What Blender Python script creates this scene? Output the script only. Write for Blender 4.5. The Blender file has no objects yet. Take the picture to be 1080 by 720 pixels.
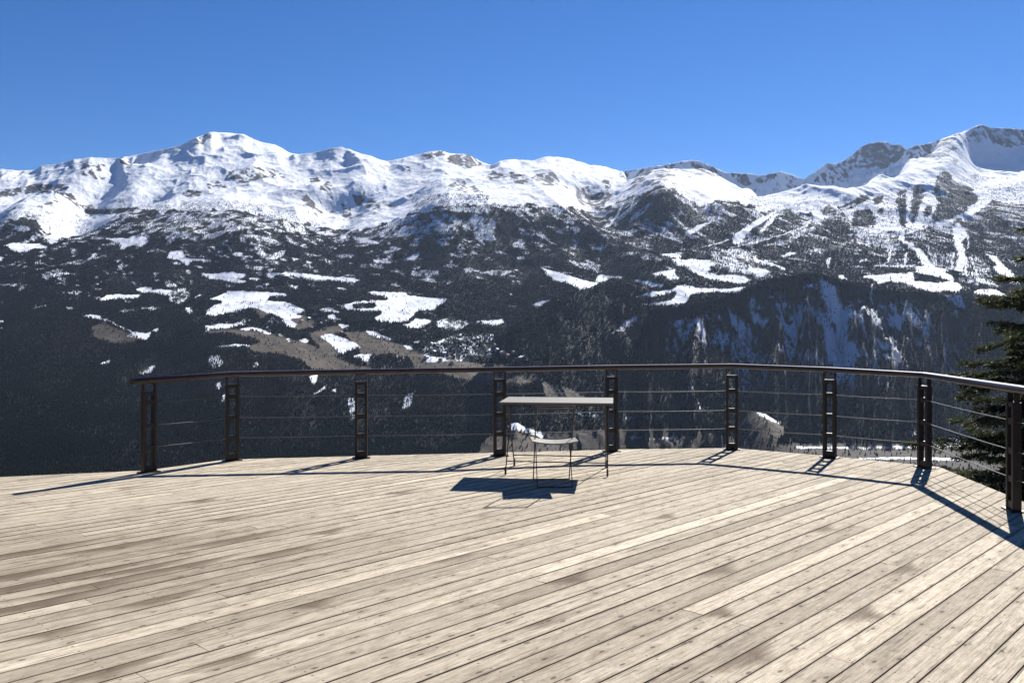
import bpy, bmesh, math, random
import numpy as np
from mathutils import Vector, Matrix

random.seed(7)
RNG = np.random.default_rng(11)
R = math.radians
EYE = 1.5            # eye height above the boards (m)
F, U0, HZ = 900.0, 540.0, 351.0   # bearing scale: u = U0 + F*X/Y, horizon line HZ

scene = bpy.context.scene
col = scene.collection

# ------------------------------------------------------------------ tagging
def tag(o, label=None, cat=None, group=None, kind=None):
    if label: o['label'] = label
    if cat: o['category'] = cat
    if group: o['group'] = group
    if kind: o['kind'] = kind
    return o

def empty(name, loc, rz=0.0):
    o = bpy.data.objects.new(name, None)
    o.empty_display_size = 0.2
    o.location = loc
    o.rotation_euler = (0, 0, rz)
    col.objects.link(o)
    return o

def mesh_obj(name, me, mat=None, parent=None):
    o = bpy.data.objects.new(name, me)
    if mat is not None and not me.materials:
        for m in (mat if isinstance(mat, (list, tuple)) else [mat]):
            me.materials.append(m)
    col.objects.link(o)
    if parent: o.parent = parent
    return o

def bm_obj(name, bm, mat=None, parent=None, smooth=False):
    bmesh.ops.recalc_face_normals(bm, faces=bm.faces[:])
    me = bpy.data.meshes.new(name)
    bm.to_mesh(me); bm.free()
    if smooth:
        me.polygons.foreach_set('use_smooth', [True]*len(me.polygons))
    return mesh_obj(name, me, mat, parent)

def np_mesh(name, verts, faces, smooth=False):
    me = bpy.data.meshes.new(name)
    n, k = faces.shape
    me.vertices.add(len(verts))
    me.vertices.foreach_set('co', np.asarray(verts, np.float32).ravel())
    me.loops.add(n*k)
    me.loops.foreach_set('vertex_index', np.asarray(faces, np.int32).ravel())
    me.polygons.add(n)
    me.polygons.foreach_set('loop_start', np.arange(0, n*k, k, dtype=np.int32))
    if smooth:
        me.polygons.foreach_set('use_smooth', np.ones(n, bool))
    me.update(calc_edges=True)
    return me

def box(bm, c, s, rot=None, bev=0.0):
    """box centred at c with full sizes s, optional 3x3 rotation"""
    r = bmesh.ops.create_cube(bm, size=1.0)
    vs = r['verts']
    M = Matrix.Translation(Vector(c)) @ (rot.to_4x4() if rot is not None else Matrix.Identity(4)) @ Matrix.Diagonal((*s, 1))
    bmesh.ops.transform(bm, matrix=M, verts=vs)
    if bev > 0:
        es = list({e for v in vs for e in v.link_edges})
        bmesh.ops.bevel(bm, geom=es, offset=bev, segments=2, profile=0.6, affect='EDGES')

def tube(bm, pts, r, n=8, cap=True):
    """round bar through the points"""
    pts = [Vector(p) for p in pts]
    rings = []
    up = Vector((0.13, 0.31, 0.94)).normalized()
    for i, p in enumerate(pts):
        if i == 0: d = (pts[1]-p).normalized(); sc = 1
        elif i == len(pts)-1: d = (p-pts[i-1]).normalized(); sc = 1
        else:
            a = (p-pts[i-1]).normalized(); b = (pts[i+1]-p).normalized()
            d = (a+b).normalized(); sc = 1
        x = d.cross(up)
        if x.length < 1e-3: x = d.cross(Vector((1, 0, 0)))
        x.normalize(); y = d.cross(x).normalized()
        rr = r[i] if isinstance(r, (list, tuple)) else r
        rings.append([bm.verts.new(p + x*math.cos(2*math.pi*k/n)*rr*sc + y*math.sin(2*math.pi*k/n)*rr*sc) for k in range(n)])
    for a, b in zip(rings[:-1], rings[1:]):
        for k in range(n):
            bm.faces.new((a[k], a[(k+1) % n], b[(k+1) % n], b[k]))
    if cap:
        bm.faces.new(rings[0][::-1]); bm.faces.new(rings[-1])

# ------------------------------------------------------------------ materials
class NT:
    def __init__(s, name):
        s.m = bpy.data.materials.new(name); s.m.use_nodes = True
        s.t = s.m.node_tree; s.n = s.t.nodes; s.l = s.t.links
        s.b = s.n['Principled BSDF']
    def add(s, typ, **kw):
        nd = s.n.new(typ)
        for k, v in kw.items(): setattr(nd, k, v)
        return nd
    def put(s, sock, val):
        if hasattr(val, 'links') or isinstance(val, bpy.types.NodeSocket): s.l.new(val, sock)
        else: sock.default_value = val
    def math(s, op, a, b=0.0, c=None, clamp=False):
        nd = s.add('ShaderNodeMath', operation=op, use_clamp=clamp)
        s.put(nd.inputs[0], a); s.put(nd.inputs[1], b)
        if c is not None: s.put(nd.inputs[2], c)
        return nd.outputs[0]
    def mix(s, f, a, b, mode='MIX'):
        nd = s.add('ShaderNodeMix', data_type='RGBA', blend_type=mode)
        s.put(nd.inputs[0], f); s.put(nd.inputs[6], a); s.put(nd.inputs[7], b)
        return nd.outputs[2]
    def noise(s, vec, scale, detail=4, rough=0.55, dist=0.0):
        nd = s.add('ShaderNodeTexNoise')
        if vec is not None: s.l.new(vec, nd.inputs['Vector'])
        nd.inputs['Scale'].default_value = scale
        nd.inputs['Detail'].default_value = detail
        nd.inputs['Roughness'].default_value = rough
        nd.inputs['Distortion'].default_value = dist
        return nd.outputs['Fac']
    def ramp(s, f, stops):
        nd = s.add('ShaderNodeValToRGB')
        e = nd.color_ramp.elements
        while len(e) < len(stops): e.new(0.5)
        for el, (p, c) in zip(e, stops):
            el.position = p
            el.color = c if len(c) == 4 else (*c, 1)
        s.put(nd.inputs[0], f)
        return nd.outputs[0]
    def attr(s, name):
        return s.add('ShaderNodeAttribute', attribute_name=name)
    def scaled(s, vec, sc):
        nd = s.add('ShaderNodeMapping'); s.l.new(vec, nd.inputs[0]); nd.inputs['Scale'].default_value = sc
        return nd.outputs[0]
    def bump(s, h, strength, dist):
        nd = s.add('ShaderNodeBump'); s.l.new(h, nd.inputs['Height'])
        nd.inputs['Strength'].default_value = strength; nd.inputs['Distance'].default_value = dist
        s.l.new(nd.outputs[0], s.b.inputs['Normal'])
    def obj(s): return s.add('ShaderNodeTexCoord').outputs['Object']

def mat_ground():
    k = NT('mountain_ground')
    co = k.obj()
    cov = k.attr('cover')
    sep = k.add('ShaderNodeSeparateColor'); k.l.new(cov.outputs['Color'], sep.inputs[0])
    snow, soil, rock_shade = sep.outputs[0], sep.outputs[1], sep.outputs[2]
    n1 = k.noise(co, 0.012, 5, 0.6); n2 = k.noise(co, 0.05, 5, 0.65); n3 = k.noise(co, 0.2, 3, 0.6)
    floor = k.ramp(n2, [(0.3, (0.006, 0.007, 0.006)), (0.7, (0.012, 0.011, 0.010))])  # woodland floor, its colour darkened to hold the shadow of the trees
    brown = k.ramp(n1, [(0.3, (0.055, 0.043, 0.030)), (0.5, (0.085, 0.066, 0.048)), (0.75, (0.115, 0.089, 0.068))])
    brown = k.mix(k.math('MULTIPLY', n3, 0.45), brown, (0.07, 0.058, 0.04, 1))
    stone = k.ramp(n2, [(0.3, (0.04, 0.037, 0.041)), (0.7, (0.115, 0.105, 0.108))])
    white = k.mix(k.ramp(n1, [(0.35, (0, 0, 0)), (0.75, (1, 1, 1))]), (0.90, 0.91, 0.93, 1), (0.74, 0.755, 0.79, 1))
    c = k.mix(soil, floor, brown)
    c = k.mix(rock_shade, c, stone)
    # the edge of the snow breaks up along the fine noise
    s = k.math('ADD', snow, k.math('MULTIPLY', k.math('SUBTRACT', n3, 0.5), 0.55))
    mr = k.add('ShaderNodeMapRange'); k.l.new(s, mr.inputs[0])
    mr.inputs[1].default_value = 0.28; mr.inputs[2].default_value = 0.72
    c = k.mix(mr.outputs[0], c, white)
    k.l.new(c, k.b.inputs['Base Color'])
    k.b.inputs['Roughness'].default_value = 0.85
    k.b.inputs['Specular IOR Level'].default_value = 0.15
    h = k.math('ADD', k.math('MULTIPLY', n2, 0.7), k.math('MULTIPLY', n3, 0.3))
    k.bump(h, 0.55, 14.0)
    return k.m

def mat_forest():
    k = NT('conifer_needles_far')
    a = k.attr('tone')
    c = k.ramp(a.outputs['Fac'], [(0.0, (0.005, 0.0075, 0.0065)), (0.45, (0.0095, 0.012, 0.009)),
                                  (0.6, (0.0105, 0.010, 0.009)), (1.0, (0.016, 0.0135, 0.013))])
    k.l.new(c, k.b.inputs['Base Color'])
    k.b.inputs['Roughness'].default_value = 1.0
    k.b.inputs['Specular IOR Level'].default_value = 0.0
    return k.m

def mat_boards():
    k = NT('weathered_deck_wood')
    uv = k.add('ShaderNodeUVMap', uv_map='along').outputs[0]     # metres: along board, across board
    tone = k.attr('tone').outputs['Fac']
    wet = k.attr('stain').outputs['Fac']
    g1 = k.noise(k.scaled(uv, (2.2, 58, 1)), 1.0, 8, 0.72, 0.9)
    g2 = k.noise(k.scaled(uv, (9.0, 150, 1)), 1.0, 6, 0.75, 0.3)
    g3 = k.noise(k.scaled(uv, (0.7, 9, 1)), 1.0, 4, 0.6, 0.8)
    base = k.ramp(g1, [(0.34, (0.165, 0.133, 0.094)), (0.44, (0.385, 0.334, 0.257)), (0.54, (0.505, 0.445, 0.354)), (0.66, (0.61, 0.547, 0.447))])
    base = k.mix(0.38, base, k.ramp(g2, [(0.38, (0.14, 0.108, 0.072)), (0.60, (0.63, 0.55, 0.42))]))
    # each board has its own tone
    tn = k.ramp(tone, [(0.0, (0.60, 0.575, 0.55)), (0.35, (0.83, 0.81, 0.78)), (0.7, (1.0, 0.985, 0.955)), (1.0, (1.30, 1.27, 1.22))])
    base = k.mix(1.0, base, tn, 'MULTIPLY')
    # mottled weathering, patches a hand or two long
    m1 = k.noise(k.scaled(uv, (7.0, 13, 1)), 1.0, 9, 0.78, 0.9)
    base = k.mix(1.0, base, k.ramp(m1, [(0.30, (0.55, 0.52, 0.48)), (0.41, (0.86, 0.845, 0.82)), (0.54, (1.03, 1.02, 1.01)), (0.68, (1.16, 1.155, 1.15))]), 'MULTIPLY')
    # dark worn streaks along the grain
    st = k.ramp(g3, [(0.55, (0, 0, 0)), (0.68, (1, 1, 1))])
    base = k.mix(k.math('MULTIPLY', st, 0.42), base, (0.12, 0.096, 0.075, 1))
    # fine checks and cracks that follow the grain
    ck = k.ramp(k.noise(k.scaled(uv, (2.2, 75, 1)), 1.0, 3, 0.5, 0.25), [(0.64, (0, 0, 0)), (0.665, (1, 1, 1))])
    base = k.mix(k.math('MULTIPLY', ck, 0.75), base, (0.075, 0.058, 0.044, 1))
    # knots: dark heart, brown ring
    wob = k.add('ShaderNodeVectorMath', operation='ADD')
    nz = k.add('ShaderNodeTexNoise'); k.l.new(k.scaled(uv, (14, 30, 1)), nz.inputs['Vector']); nz.inputs['Scale'].default_value = 1.0
    sc_ = k.add('ShaderNodeVectorMath', operation='SCALE'); k.l.new(nz.outputs['Color'], sc_.inputs[0]); sc_.inputs['Scale'].default_value = 0.09
    k.l.new(k.scaled(uv, (3.3, 7.6, 1)), wob.inputs[0]); k.l.new(sc_.outputs[0], wob.inputs[1])
    vo = k.add('ShaderNodeTexVoronoi', feature='F1', voronoi_dimensions='2D'); k.l.new(wob.outputs[0], vo.inputs['Vector'])
    vo.inputs['Scale'].default_value = 1.0; vo.inputs['Randomness'].default_value = 1.0
    pick = k.add('ShaderNodeSeparateColor'); k.l.new(vo.outputs['Color'], pick.inputs[0])
    some = k.math('GREATER_THAN', pick.outputs[0], 0.52)
    kn = k.ramp(vo.outputs['Distance'], [(0.045, (1, 1, 1)), (0.10, (0, 0, 0))])
    base = k.mix(k.math('MULTIPLY', k.math('MULTIPLY', kn, some), 0.8), base, (0.06, 0.04, 0.027, 1))
    ring = k.ramp(vo.outputs['Distance'], [(0.08, (0, 0, 0)), (0.14, (1, 1, 1)), (0.26, (0, 0, 0))])
    base = k.mix(k.math('MULTIPLY', k.math('MULTIPLY', ring, some), 0.32), base, (0.16, 0.118, 0.083, 1))
    # each board is coloured darker along both long edges
    se = k.add('ShaderNodeSeparateXYZ'); k.l.new(k.add('ShaderNodeUVMap', uv_map='fix').outputs[0], se.inputs[0])
    fe = k.math('FRACT', k.math('DIVIDE', se.outputs[1], 0.141))
    de = k.math('MINIMUM', fe, k.math('SUBTRACT', 0.943, fe))
    ed = k.ramp(k.math('ADD', de, k.math('MULTIPLY', k.math('SUBTRACT', g2, 0.5), 0.10)), [(0.0, (1, 1, 1)), (0.085, (0, 0, 0))])
    base = k.mix(k.math('MULTIPLY', ed, 0.55), base, (0.12, 0.092, 0.066, 1))
    # paired screw heads over every joist
    sx = k.add('ShaderNodeSeparateXYZ'); k.l.new(k.add('ShaderNodeUVMap', uv_map='fix').outputs[0], sx.inputs[0])
    fx = k.math('SUBTRACT', k.math('FRACT', k.math('DIVIDE', sx.outputs[0], 0.6)), 0.5)
    dxn = k.math('MULTIPLY', fx, 0.6)
    fy = k.math('SUBTRACT', k.math('ABSOLUTE', k.math('SUBTRACT', k.math('FRACT', k.math('DIVIDE', sx.outputs[1], 0.141)), 0.48)), 0.29)
    dyn = k.math('MULTIPLY', fy, 0.141)
    dd = k.math('SQRT', k.math('ADD', k.math('MULTIPLY', dxn, dxn), k.math('MULTIPLY', dyn, dyn)))
    sh = k.ramp(dd, [(0.0042, (1, 1, 1)), (0.0062, (0, 0, 0))])
    base = k.mix(k.math('MULTIPLY', sh, 0.8), base, (0.05, 0.042, 0.036, 1))
    # damp rotten patches that follow single boards
    wn = k.noise(k.scaled(uv, (2.6, 70, 1)), 1.0, 9, 0.78, 1.2)
    wf = k.ramp(k.math('ADD', k.math('MULTIPLY', wn, 2.2), k.math('SUBTRACT', k.math('MULTIPLY', wet, 1.5), k.math('ADD', 1.22, k.math('MULTIPLY', fe, 0.9)))), [(0.1, (0, 0, 0)), (0.35, (0.45, 0.45, 0.45)), (0.75, (1, 1, 1))])
    base = k.mix(k.math('MULTIPLY', k.math('MULTIPLY', wf, k.math('GREATER_THAN', wet, 0.01)), k.math('MULTIPLY', k.math('ADD', 0.25, k.math('MULTIPLY', m1, 1.1)), 0.95)), base, (0.085, 0.057, 0.034, 1))
    k.l.new(base, k.b.inputs['Base Color'])
    k.put(k.b.inputs['Roughness'], k.math('ADD', 0.76, k.math('MULTIPLY', g2, 0.2)))
    k.b.inputs['Specular IOR Level'].default_value = 0.12
    h = k.math('ADD', k.math('MULTIPLY', g1, 0.6), k.math('MULTIPLY', g2, 0.4))
    k.bump(k.math('ADD', h, k.math('MULTIPLY', m1, 0.5)), 0.8, 0.006)
    return k.m

def mat_wood(name, dark, light, sc):
    k = NT(name)
    co = k.obj()
    n = k.noise(k.scaled(co, sc), 1.0, 6, 0.65, 0.3)
    k.l.new(k.ramp(n, [(0.3, dark), (0.7, light)]), k.b.inputs['Base Color'])
    k.b.inputs['Roughness'].default_value = 0.65
    k.b.inputs['Specular IOR Level'].default_value = 0.3
    k.bump(n, 0.4, 0.003)
    return k.m

def mat_metal(name, c1, c2, rough, sc=14):
    k = NT(name)
    co = k.obj()
    n = k.noise(co, sc, 6, 0.65)
    k.l.new(k.ramp(n, [(0.35, c1), (0.7, c2)]), k.b.inputs['Base Color'])
    k.b.inputs['Roughness'].default_value = rough
    k.bump(n, 0.25, 0.002)
    return k.m

def mat_plain(name, c, rough=0.8, var=0.2, sc=0.4):
    k = NT(name)
    n = k.noise(k.obj(), sc, 4, 0.6)
    d = tuple(v*(1-var) for v in c); e = tuple(min(1, v*(1+var)) for v in c)
    k.l.new(k.ramp(n, [(0.3, d), (0.7, e)]), k.b.inputs['Base Color'])
    k.b.inputs['Roughness'].default_value = rough
    k.b.inputs['Specular IOR Level'].default_value = 0.2
    return k.m

# ------------------------------------------------------------------ noise
def _hash(ix, iy, seed):
    h = (ix.astype(np.int64)*374761393 + iy.astype(np.int64)*668265263 + seed*1442695041) & 0xffffffff
    h = ((h ^ (h >> 13))*1274126177) & 0xffffffff
    return ((h ^ (h >> 16)) & 0xffff).astype(np.float32)/65535.0

def vnoise(x, y, seed=0):
    ix = np.floor(x); iy = np.floor(y)
    fx = (x-ix).astype(np.float32); fy = (y-iy).astype(np.float32)
    fx = fx*fx*fx*(fx*(fx*6-15)+10); fy = fy*fy*fy*(fy*(fy*6-15)+10)
    ix = ix.astype(np.int32); iy = iy.astype(np.int32)
    a = _hash(ix, iy, seed); b = _hash(ix+1, iy, seed); c = _hash(ix, iy+1, seed); d = _hash(ix+1, iy+1, seed)
    return (a+(b-a)*fx)*(1-fy) + (c+(d-c)*fx)*fy

def fbm(x, y, oct=5, seed=0, gain=0.5):
    s = np.zeros(np.broadcast(x, y).shape, np.float32); a = 1.0; t = 0.0
    for o in range(oct):
        s += a*(vnoise(x*2**o+o*17.3, y*2**o-o*9.1, seed+o)-0.5); t += a; a *= gain
    return s/t*2           # about -1..1

def ridged(x, y, oct=5, seed=0, gain=0.5):
    s = np.zeros(np.broadcast(x, y).shape, np.float32); a = 1.0; t = 0.0; w = 1.0
    for o in range(oct):
        n = 1-np.abs(2*vnoise(x*2**o+o*11.7, y*2**o+o*5.3, seed+o)-1)
        n = n*n
        s += a*n*w; t += a; w = np.clip(n*1.6, 0, 1); a *= gain
    return s/t

# ------------------------------------------------------------------ the mountains: land cover drawn as a map
# map coordinates: bearing u (U0 straight ahead) and the height angle v at which the ground lies
SC = 2
MU0, MU1, MV0, MV1 = -40, 1120, 100, 560
MW, MH = (MU1-MU0)*SC, (MV1-MV0)*SC
def new_layer(): return np.zeros((MH, MW), np.float32)

def paint(layer, poly, val=1.0, op='set'):
    p = np.array(poly, np.float64)
    q = (p-np.array([MU0, MV0]))*SC
    x0 = max(int(q[:, 0].min()), 0); x1 = min(int(q[:, 0].max())+2, MW)
    y0 = max(int(q[:, 1].min()), 0); y1 = min(int(q[:, 1].max())+2, MH)
    if x1 <= x0 or y1 <= y0: return
    xs = np.arange(x0, x1)+0.5; ys = np.arange(y0, y1)+0.5
    gx, gy = np.meshgrid(xs, ys)
    ins = np.zeros(gx.shape, bool)
    n = len(q)
    for i in range(n):
        ax, ay = q[i]; bx, by = q[(i+1) % n]
        if ay == by: continue
        c = ((ay > gy) != (by > gy)) & (gx < (bx-ax)*(gy-ay)/(by-ay)+ax)
        ins ^= c
    sub = layer[y0:y1, x0:x1]
    sub[ins] = val

TREELINE = [(-40, 236), (0, 233), (20, 229), (40, 234), (46, 246), (72, 250), (80, 246), (110, 238), (128, 227), (150, 222), (180, 223), (250, 221), (280, 228),
            (310, 232), (340, 242), (362, 244), (385, 244), (405, 238), (430, 228), (455, 221), (465, 217), (500, 215), (545, 216), (570, 217), (600, 220),
            (625, 225), (640, 219), (660, 211), (690, 198), (700, 195), (718, 205), (735, 217), (760, 212), (780, 213), (800, 222), (830, 222), (850, 223),
            (875, 218), (890, 224), (900, 239), (925, 240), (955, 243), (985, 238), (1012, 232), (1045, 214), (1120, 212)]

SNOW = [
 [(3,259),(15,256),(40,257),(50,260),(50,263),(35,263),(28,267),(18,266),(12,263)],
 [(45,250),(55,248),(70,249),(60,253),(62,256),(53,259),(50,254)], [(0,270),(4,272),(2,275),(-5,276)],
 [(110,252),(120,251),(135,251),(140,249),(155,249),(156,256),(148,261),(144,258),(135,260),(130,264),(125,262),(126,256),(118,254)],
 [(105,316),(112,311),(125,310),(140,311),(148,311),(148,315),(135,315),(120,316),(107,317)],
 [(143,306),(148,303),(160,303),(161,306),(172,305),(178,306),(180,308),(175,311),(160,309),(150,309)],
 [(69,323),(78,324),(76,326),(71,326)],
 [(88,333),(95,331),(105,333),(120,341),(140,349),(155,351),(165,349),(160,351),(156,356),(153,359),(147,357),(140,356),(132,354),(138,352),(140,351),(125,345),(110,338),(100,336),(90,335)],
 [(163,347),(168,346),(167,350),(163,350)], [(0,338),(5,338),(2,341),(-4,341)], [(0,345),(5,345),(0,347)],
 [(180,264),(192,264),(195,271),(205,273),(220,274),(221,277),(205,275),(200,277),(200,281),(196,280),(190,275),(176,272)],
 [(206,280),(215,281),(221,283),(210,282.5)], [(225,275),(231,276),(229,278)],
 [(212,288),(225,289),(240,287),(260,289),(261,292),(250,294),(258,296),(259,298),(250,298),(235,296),(222,294),(213,291)],
 [(262,293),(270,293),(278,296),(270,296),(262,295)], [(277,299),(285,299),(283,301),(277,300)],
 [(243,268),(250,266),(255,269),(267,270),(266,272),(255,271),(247,270)], [(306,271),(318,274),(309,275)], [(321,275),(330,277),(326,279)],
 [(280,288),(300,288),(320,288),(340,291),(360,293),(372,293),(379,296),(365,297),(345,296),(330,296),(325,294),(315,293),(300,290.5),(290,290.5),(286,295),(281,292)],
 [(304,301),(315,301),(313,305),(307,303)], [(205,313),(213,309),(211,312),(206,315)], [(195,324),(202,324),(203,330),(197,331)],
 [(222,315),(238,309),(240,307),(255,307),(280,308),(300,309),(304,312),(295,313),(283,314),(282,317),(300,318),(312,322),(320,326),(322,329),(310,332),(320,333),(316,335),(305,336),(313,342),(310,345),(303,345),(298,336),(290,332),(284,330),(270,325),(262,324),(250,329),(240,330),(228,333),(217,332),(218,328),(226,322),(234,319),(228,317)],
 [(216,343),(222,344),(235,341),(255,341),(262,342),(250,344),(240,347),(225,347),(218,349)],
 [(250,346),(265,345),(275,346),(287,352),(283,352.5),(270,349),(255,348)],
 [(336,327),(341,325),(348,324),(356,328),(360,330),(350,329),(340,328)], [(344,332),(352,331),(358,337),(350,338)],
 [(338,354),(348,352),(362,356),(376,362),(380,367),(368,370),(362,374),(356,371),(352,366),(345,360)],
 [(370,376),(380,373),(395,374),(392,381),(382,380)], [(301,357),(307,357),(305,360)], [(316,358),(322,357),(327,361),(320,361)], [(292,352),(299,353),(297,355)],
 [(222,367),(235,364),(250,363),(265,364),(250,366),(235,366.5)],
 [(355,341),(367,343),(368,346),(360,346)],
 [(360,247),(366,247),(366,252),(358,254)], [(370,250),(380,250),(395,254),(401,257),(390,257),(378,255)], [(407,255),(412,256),(410,257.5)],
 [(393,273),(405,275),(414,277),(405,278),(395,277)], [(405,265),(416,263),(423,262),(418,265),(408,267)],
 [(424,274),(430,271),(442,267),(441,272),(435,275),(428,275)], [(358,292),(367,293),(379,296),(370,298),(358,297)],
 [(387,309),(395,307),(410,308),(428,308),(430,311),(445,313),(460,314),(475,314),(470,318),(462,322),(458,327),(450,327),(442,327),(437,332),(430,338),(423,340),(408,340),(397,339),(395,335),(403,331),(398,328),(385,328),(365,327),(362,321),(375,318),(395,317),(410,316),(405,313),(395,312)],
 [(425,342),(432,341),(437,336),(450,336),(457,339),(450,342),(440,347),(432,346)],
 [(500,339),(515,338),(530,336),(533,341),(520,343),(508,341)],
 [(385,348),(395,350),(415,358),(412,359.5),(402,357),(390,353)], [(424,364),(432,365),(438,369),(430,368)], [(434,360),(445,360),(442,362),(436,362)], [(455,362),(465,359),(471,358),(466,362),(458,364)],
 [(569,280),(578,284),(592,288),(605,292),(615,295),(632,299),(625,303),(613,307),(607,303),(600,299),(585,296),(577,291)],
 [(561,322),(570,318),(580,316),(575,320),(567,324)], [(536,322),(548,323),(540,324)],
 [(630,290),(635,289),(640,291),(660,292),(655,294),(645,293),(638,297),(628,298)],
 [(695,268),(717,267),(720,272),(707,272)],
 [(707,274),(715,272),(722,274),(730,273),(745,274),(755,278),(748,281),(752,284),(745,287),(760,290),(775,290),(785,291),(793,296),(785,299),(775,300),(765,297),(745,294),(735,290),(728,285),(722,281),(715,280)],
 [(687,288),(700,286),(712,284),(713,290),(718,293),(715,296),(706,295),(700,291),(688,290)],
 [(667,295),(680,296),(700,300),(698,303),(686,302),(672,298)], [(672,303),(683,302),(683,304)],
 [(669,313),(685,308),(700,307),(710,305),(715,301),(724,300),(735,303),(760,305),(787,302),(780,308),(765,309),(750,308),(735,310),(728,312),(725,318),(720,321),(700,322),(690,322),(675,321),(690,319),(707,317),(713,313),(700,312),(685,313)],
 [(795,272),(808,275),(820,280),(829,283),(827,285),(818,281),(805,279),(795,276)], [(780,285),(800,282),(811,284),(813,288),(805,291),(798,294),(795,290),(785,289)],
 [(722,245),(735,238),(748,233),(752,231),(750,235),(738,242),(727,249)],
 [(773,248),(785,240),(800,230),(815,224),(823,219),(815,228),(800,238),(790,244),(782,258),(772,258)],
 [(800,244),(808,235),(818,226),(822,225),(812,238),(803,246)], [(855,222),(865,222),(870,228),(868,232),(858,232)], [(875,222),(890,216),(900,213),(890,219),(877,223)],
 [(845,236),(860,230),(850,238)], [(870,273),(876,271),(875,280),(873,284)], [(882,290),(890,291),(895,296),(885,294)], [(822,270),(832,266),(842,267),(835,270),(825,272)],
 [(900,240),(925,239),(950,240),(960,240),(955,244),(930,244),(910,244)],
 [(946,252),(950,247),(956,245),(953,252),(960,256),(962,254),(965,260),(973,264),(980,275),(985,281),(995,283),(1002,286),(990,288),(975,284),(970,275),(965,266),(955,258)],
 [(1003,238),(1013,236),(1019,250),(1015,256),(1018,262),(1017,275),(1015,285),(1010,287),(1006,285),(1010,270),(1006,258)],
 [(985,236),(995,233),(1005,234),(1004,239),(990,240)],
 [(907,293),(915,290),(925,291),(940,288),(955,288),(965,286),(966,281),(975,281),(985,283),(995,287),(1003,290),(1007,295),(1005,297),(1010,298),(1015,304),(1010,309),(1000,308),(985,308),(970,306),(960,302),(950,298),(935,298),(925,300),(920,295)],
 [(918,281),(930,279),(945,280),(965,279),(967,281),(950,282),(930,282)], [(906,274),(915,273),(917,275),(908,276)],
 [(1026,308),(1035,305),(1050,305),(1057,309),(1062,313),(1045,312),(1030,311)],
 [(1037,267),(1050,270),(1055,277),(1065,285),(1073,292),(1075,300),(1068,300),(1058,293),(1050,287),(1047,283),(1050,280),(1045,274)],
 [(1012,230),(1020,226),(1025,223),(1040,215),(1043,213),(1035,221),(1025,227),(1016,231)], [(1064,321),(1071,318),(1069,322)],
 [(733,338),(738,337),(745,352),(743,354),(736,345)], [(728,340),(732,345),(737,357),(733,353)], [(755,331),(760,334),(762,338),(757,337)],
 [(795,338),(798,335),(800,342),(795,345)], [(873,324),(876,325),(882,338),(879,336)], [(888,310),(895,315),(900,321),(895,318)],
 [(928,345),(936,349),(945,358),(948,367),(940,371),(943,362),(935,354)], [(884,345),(892,362),(899,375),(898,383),(892,378),(885,360)],
 [(940,335),(945,334),(950,345),(953,353),(948,348)], [(997,322),(1008,333),(1003,331)], [(842,304),(855,300),(862,301),(862,303),(850,305),(843,307)],
 [(810,313),(820,311),(815,314)], [(835,350),(838,358),(836,361)], [(731,416),(735,421),(741,432),(737,430)], [(722,418),(729,417),(728,419)],
 [(797,433),(808,437),(815,442),(825,445),(822,448),(808,442)],
 [(534,448),(545,445),(555,450),(575,457),(572,461),(552,455),(540,453)],
 [(228,404),(233,402),(234,410),(230,412)], [(234,418),(238,413),(239,418),(235,424)], [(105,384),(115,378),(118,380),(114,384)],
 [(327,397),(335,394),(333,405),(328,405)], [(328,417),(345,406),(340,412)], [(350,412),(355,408),(353,417)],
 [(840,470.5),(900,471),(980,469.5),(1022,467.5),(1022,470),(980,472),(900,473),(840,472.5)],
 [(905,482.5),(940,482),(985,482.5),(1020,484),(1020,486),(985,485),(940,484),(905,484)], [(1043,466),(1064,466),(1064,469),(1043,468.5)],
 [(958,455),(969,455),(968,458),(960,458)],
]
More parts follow.
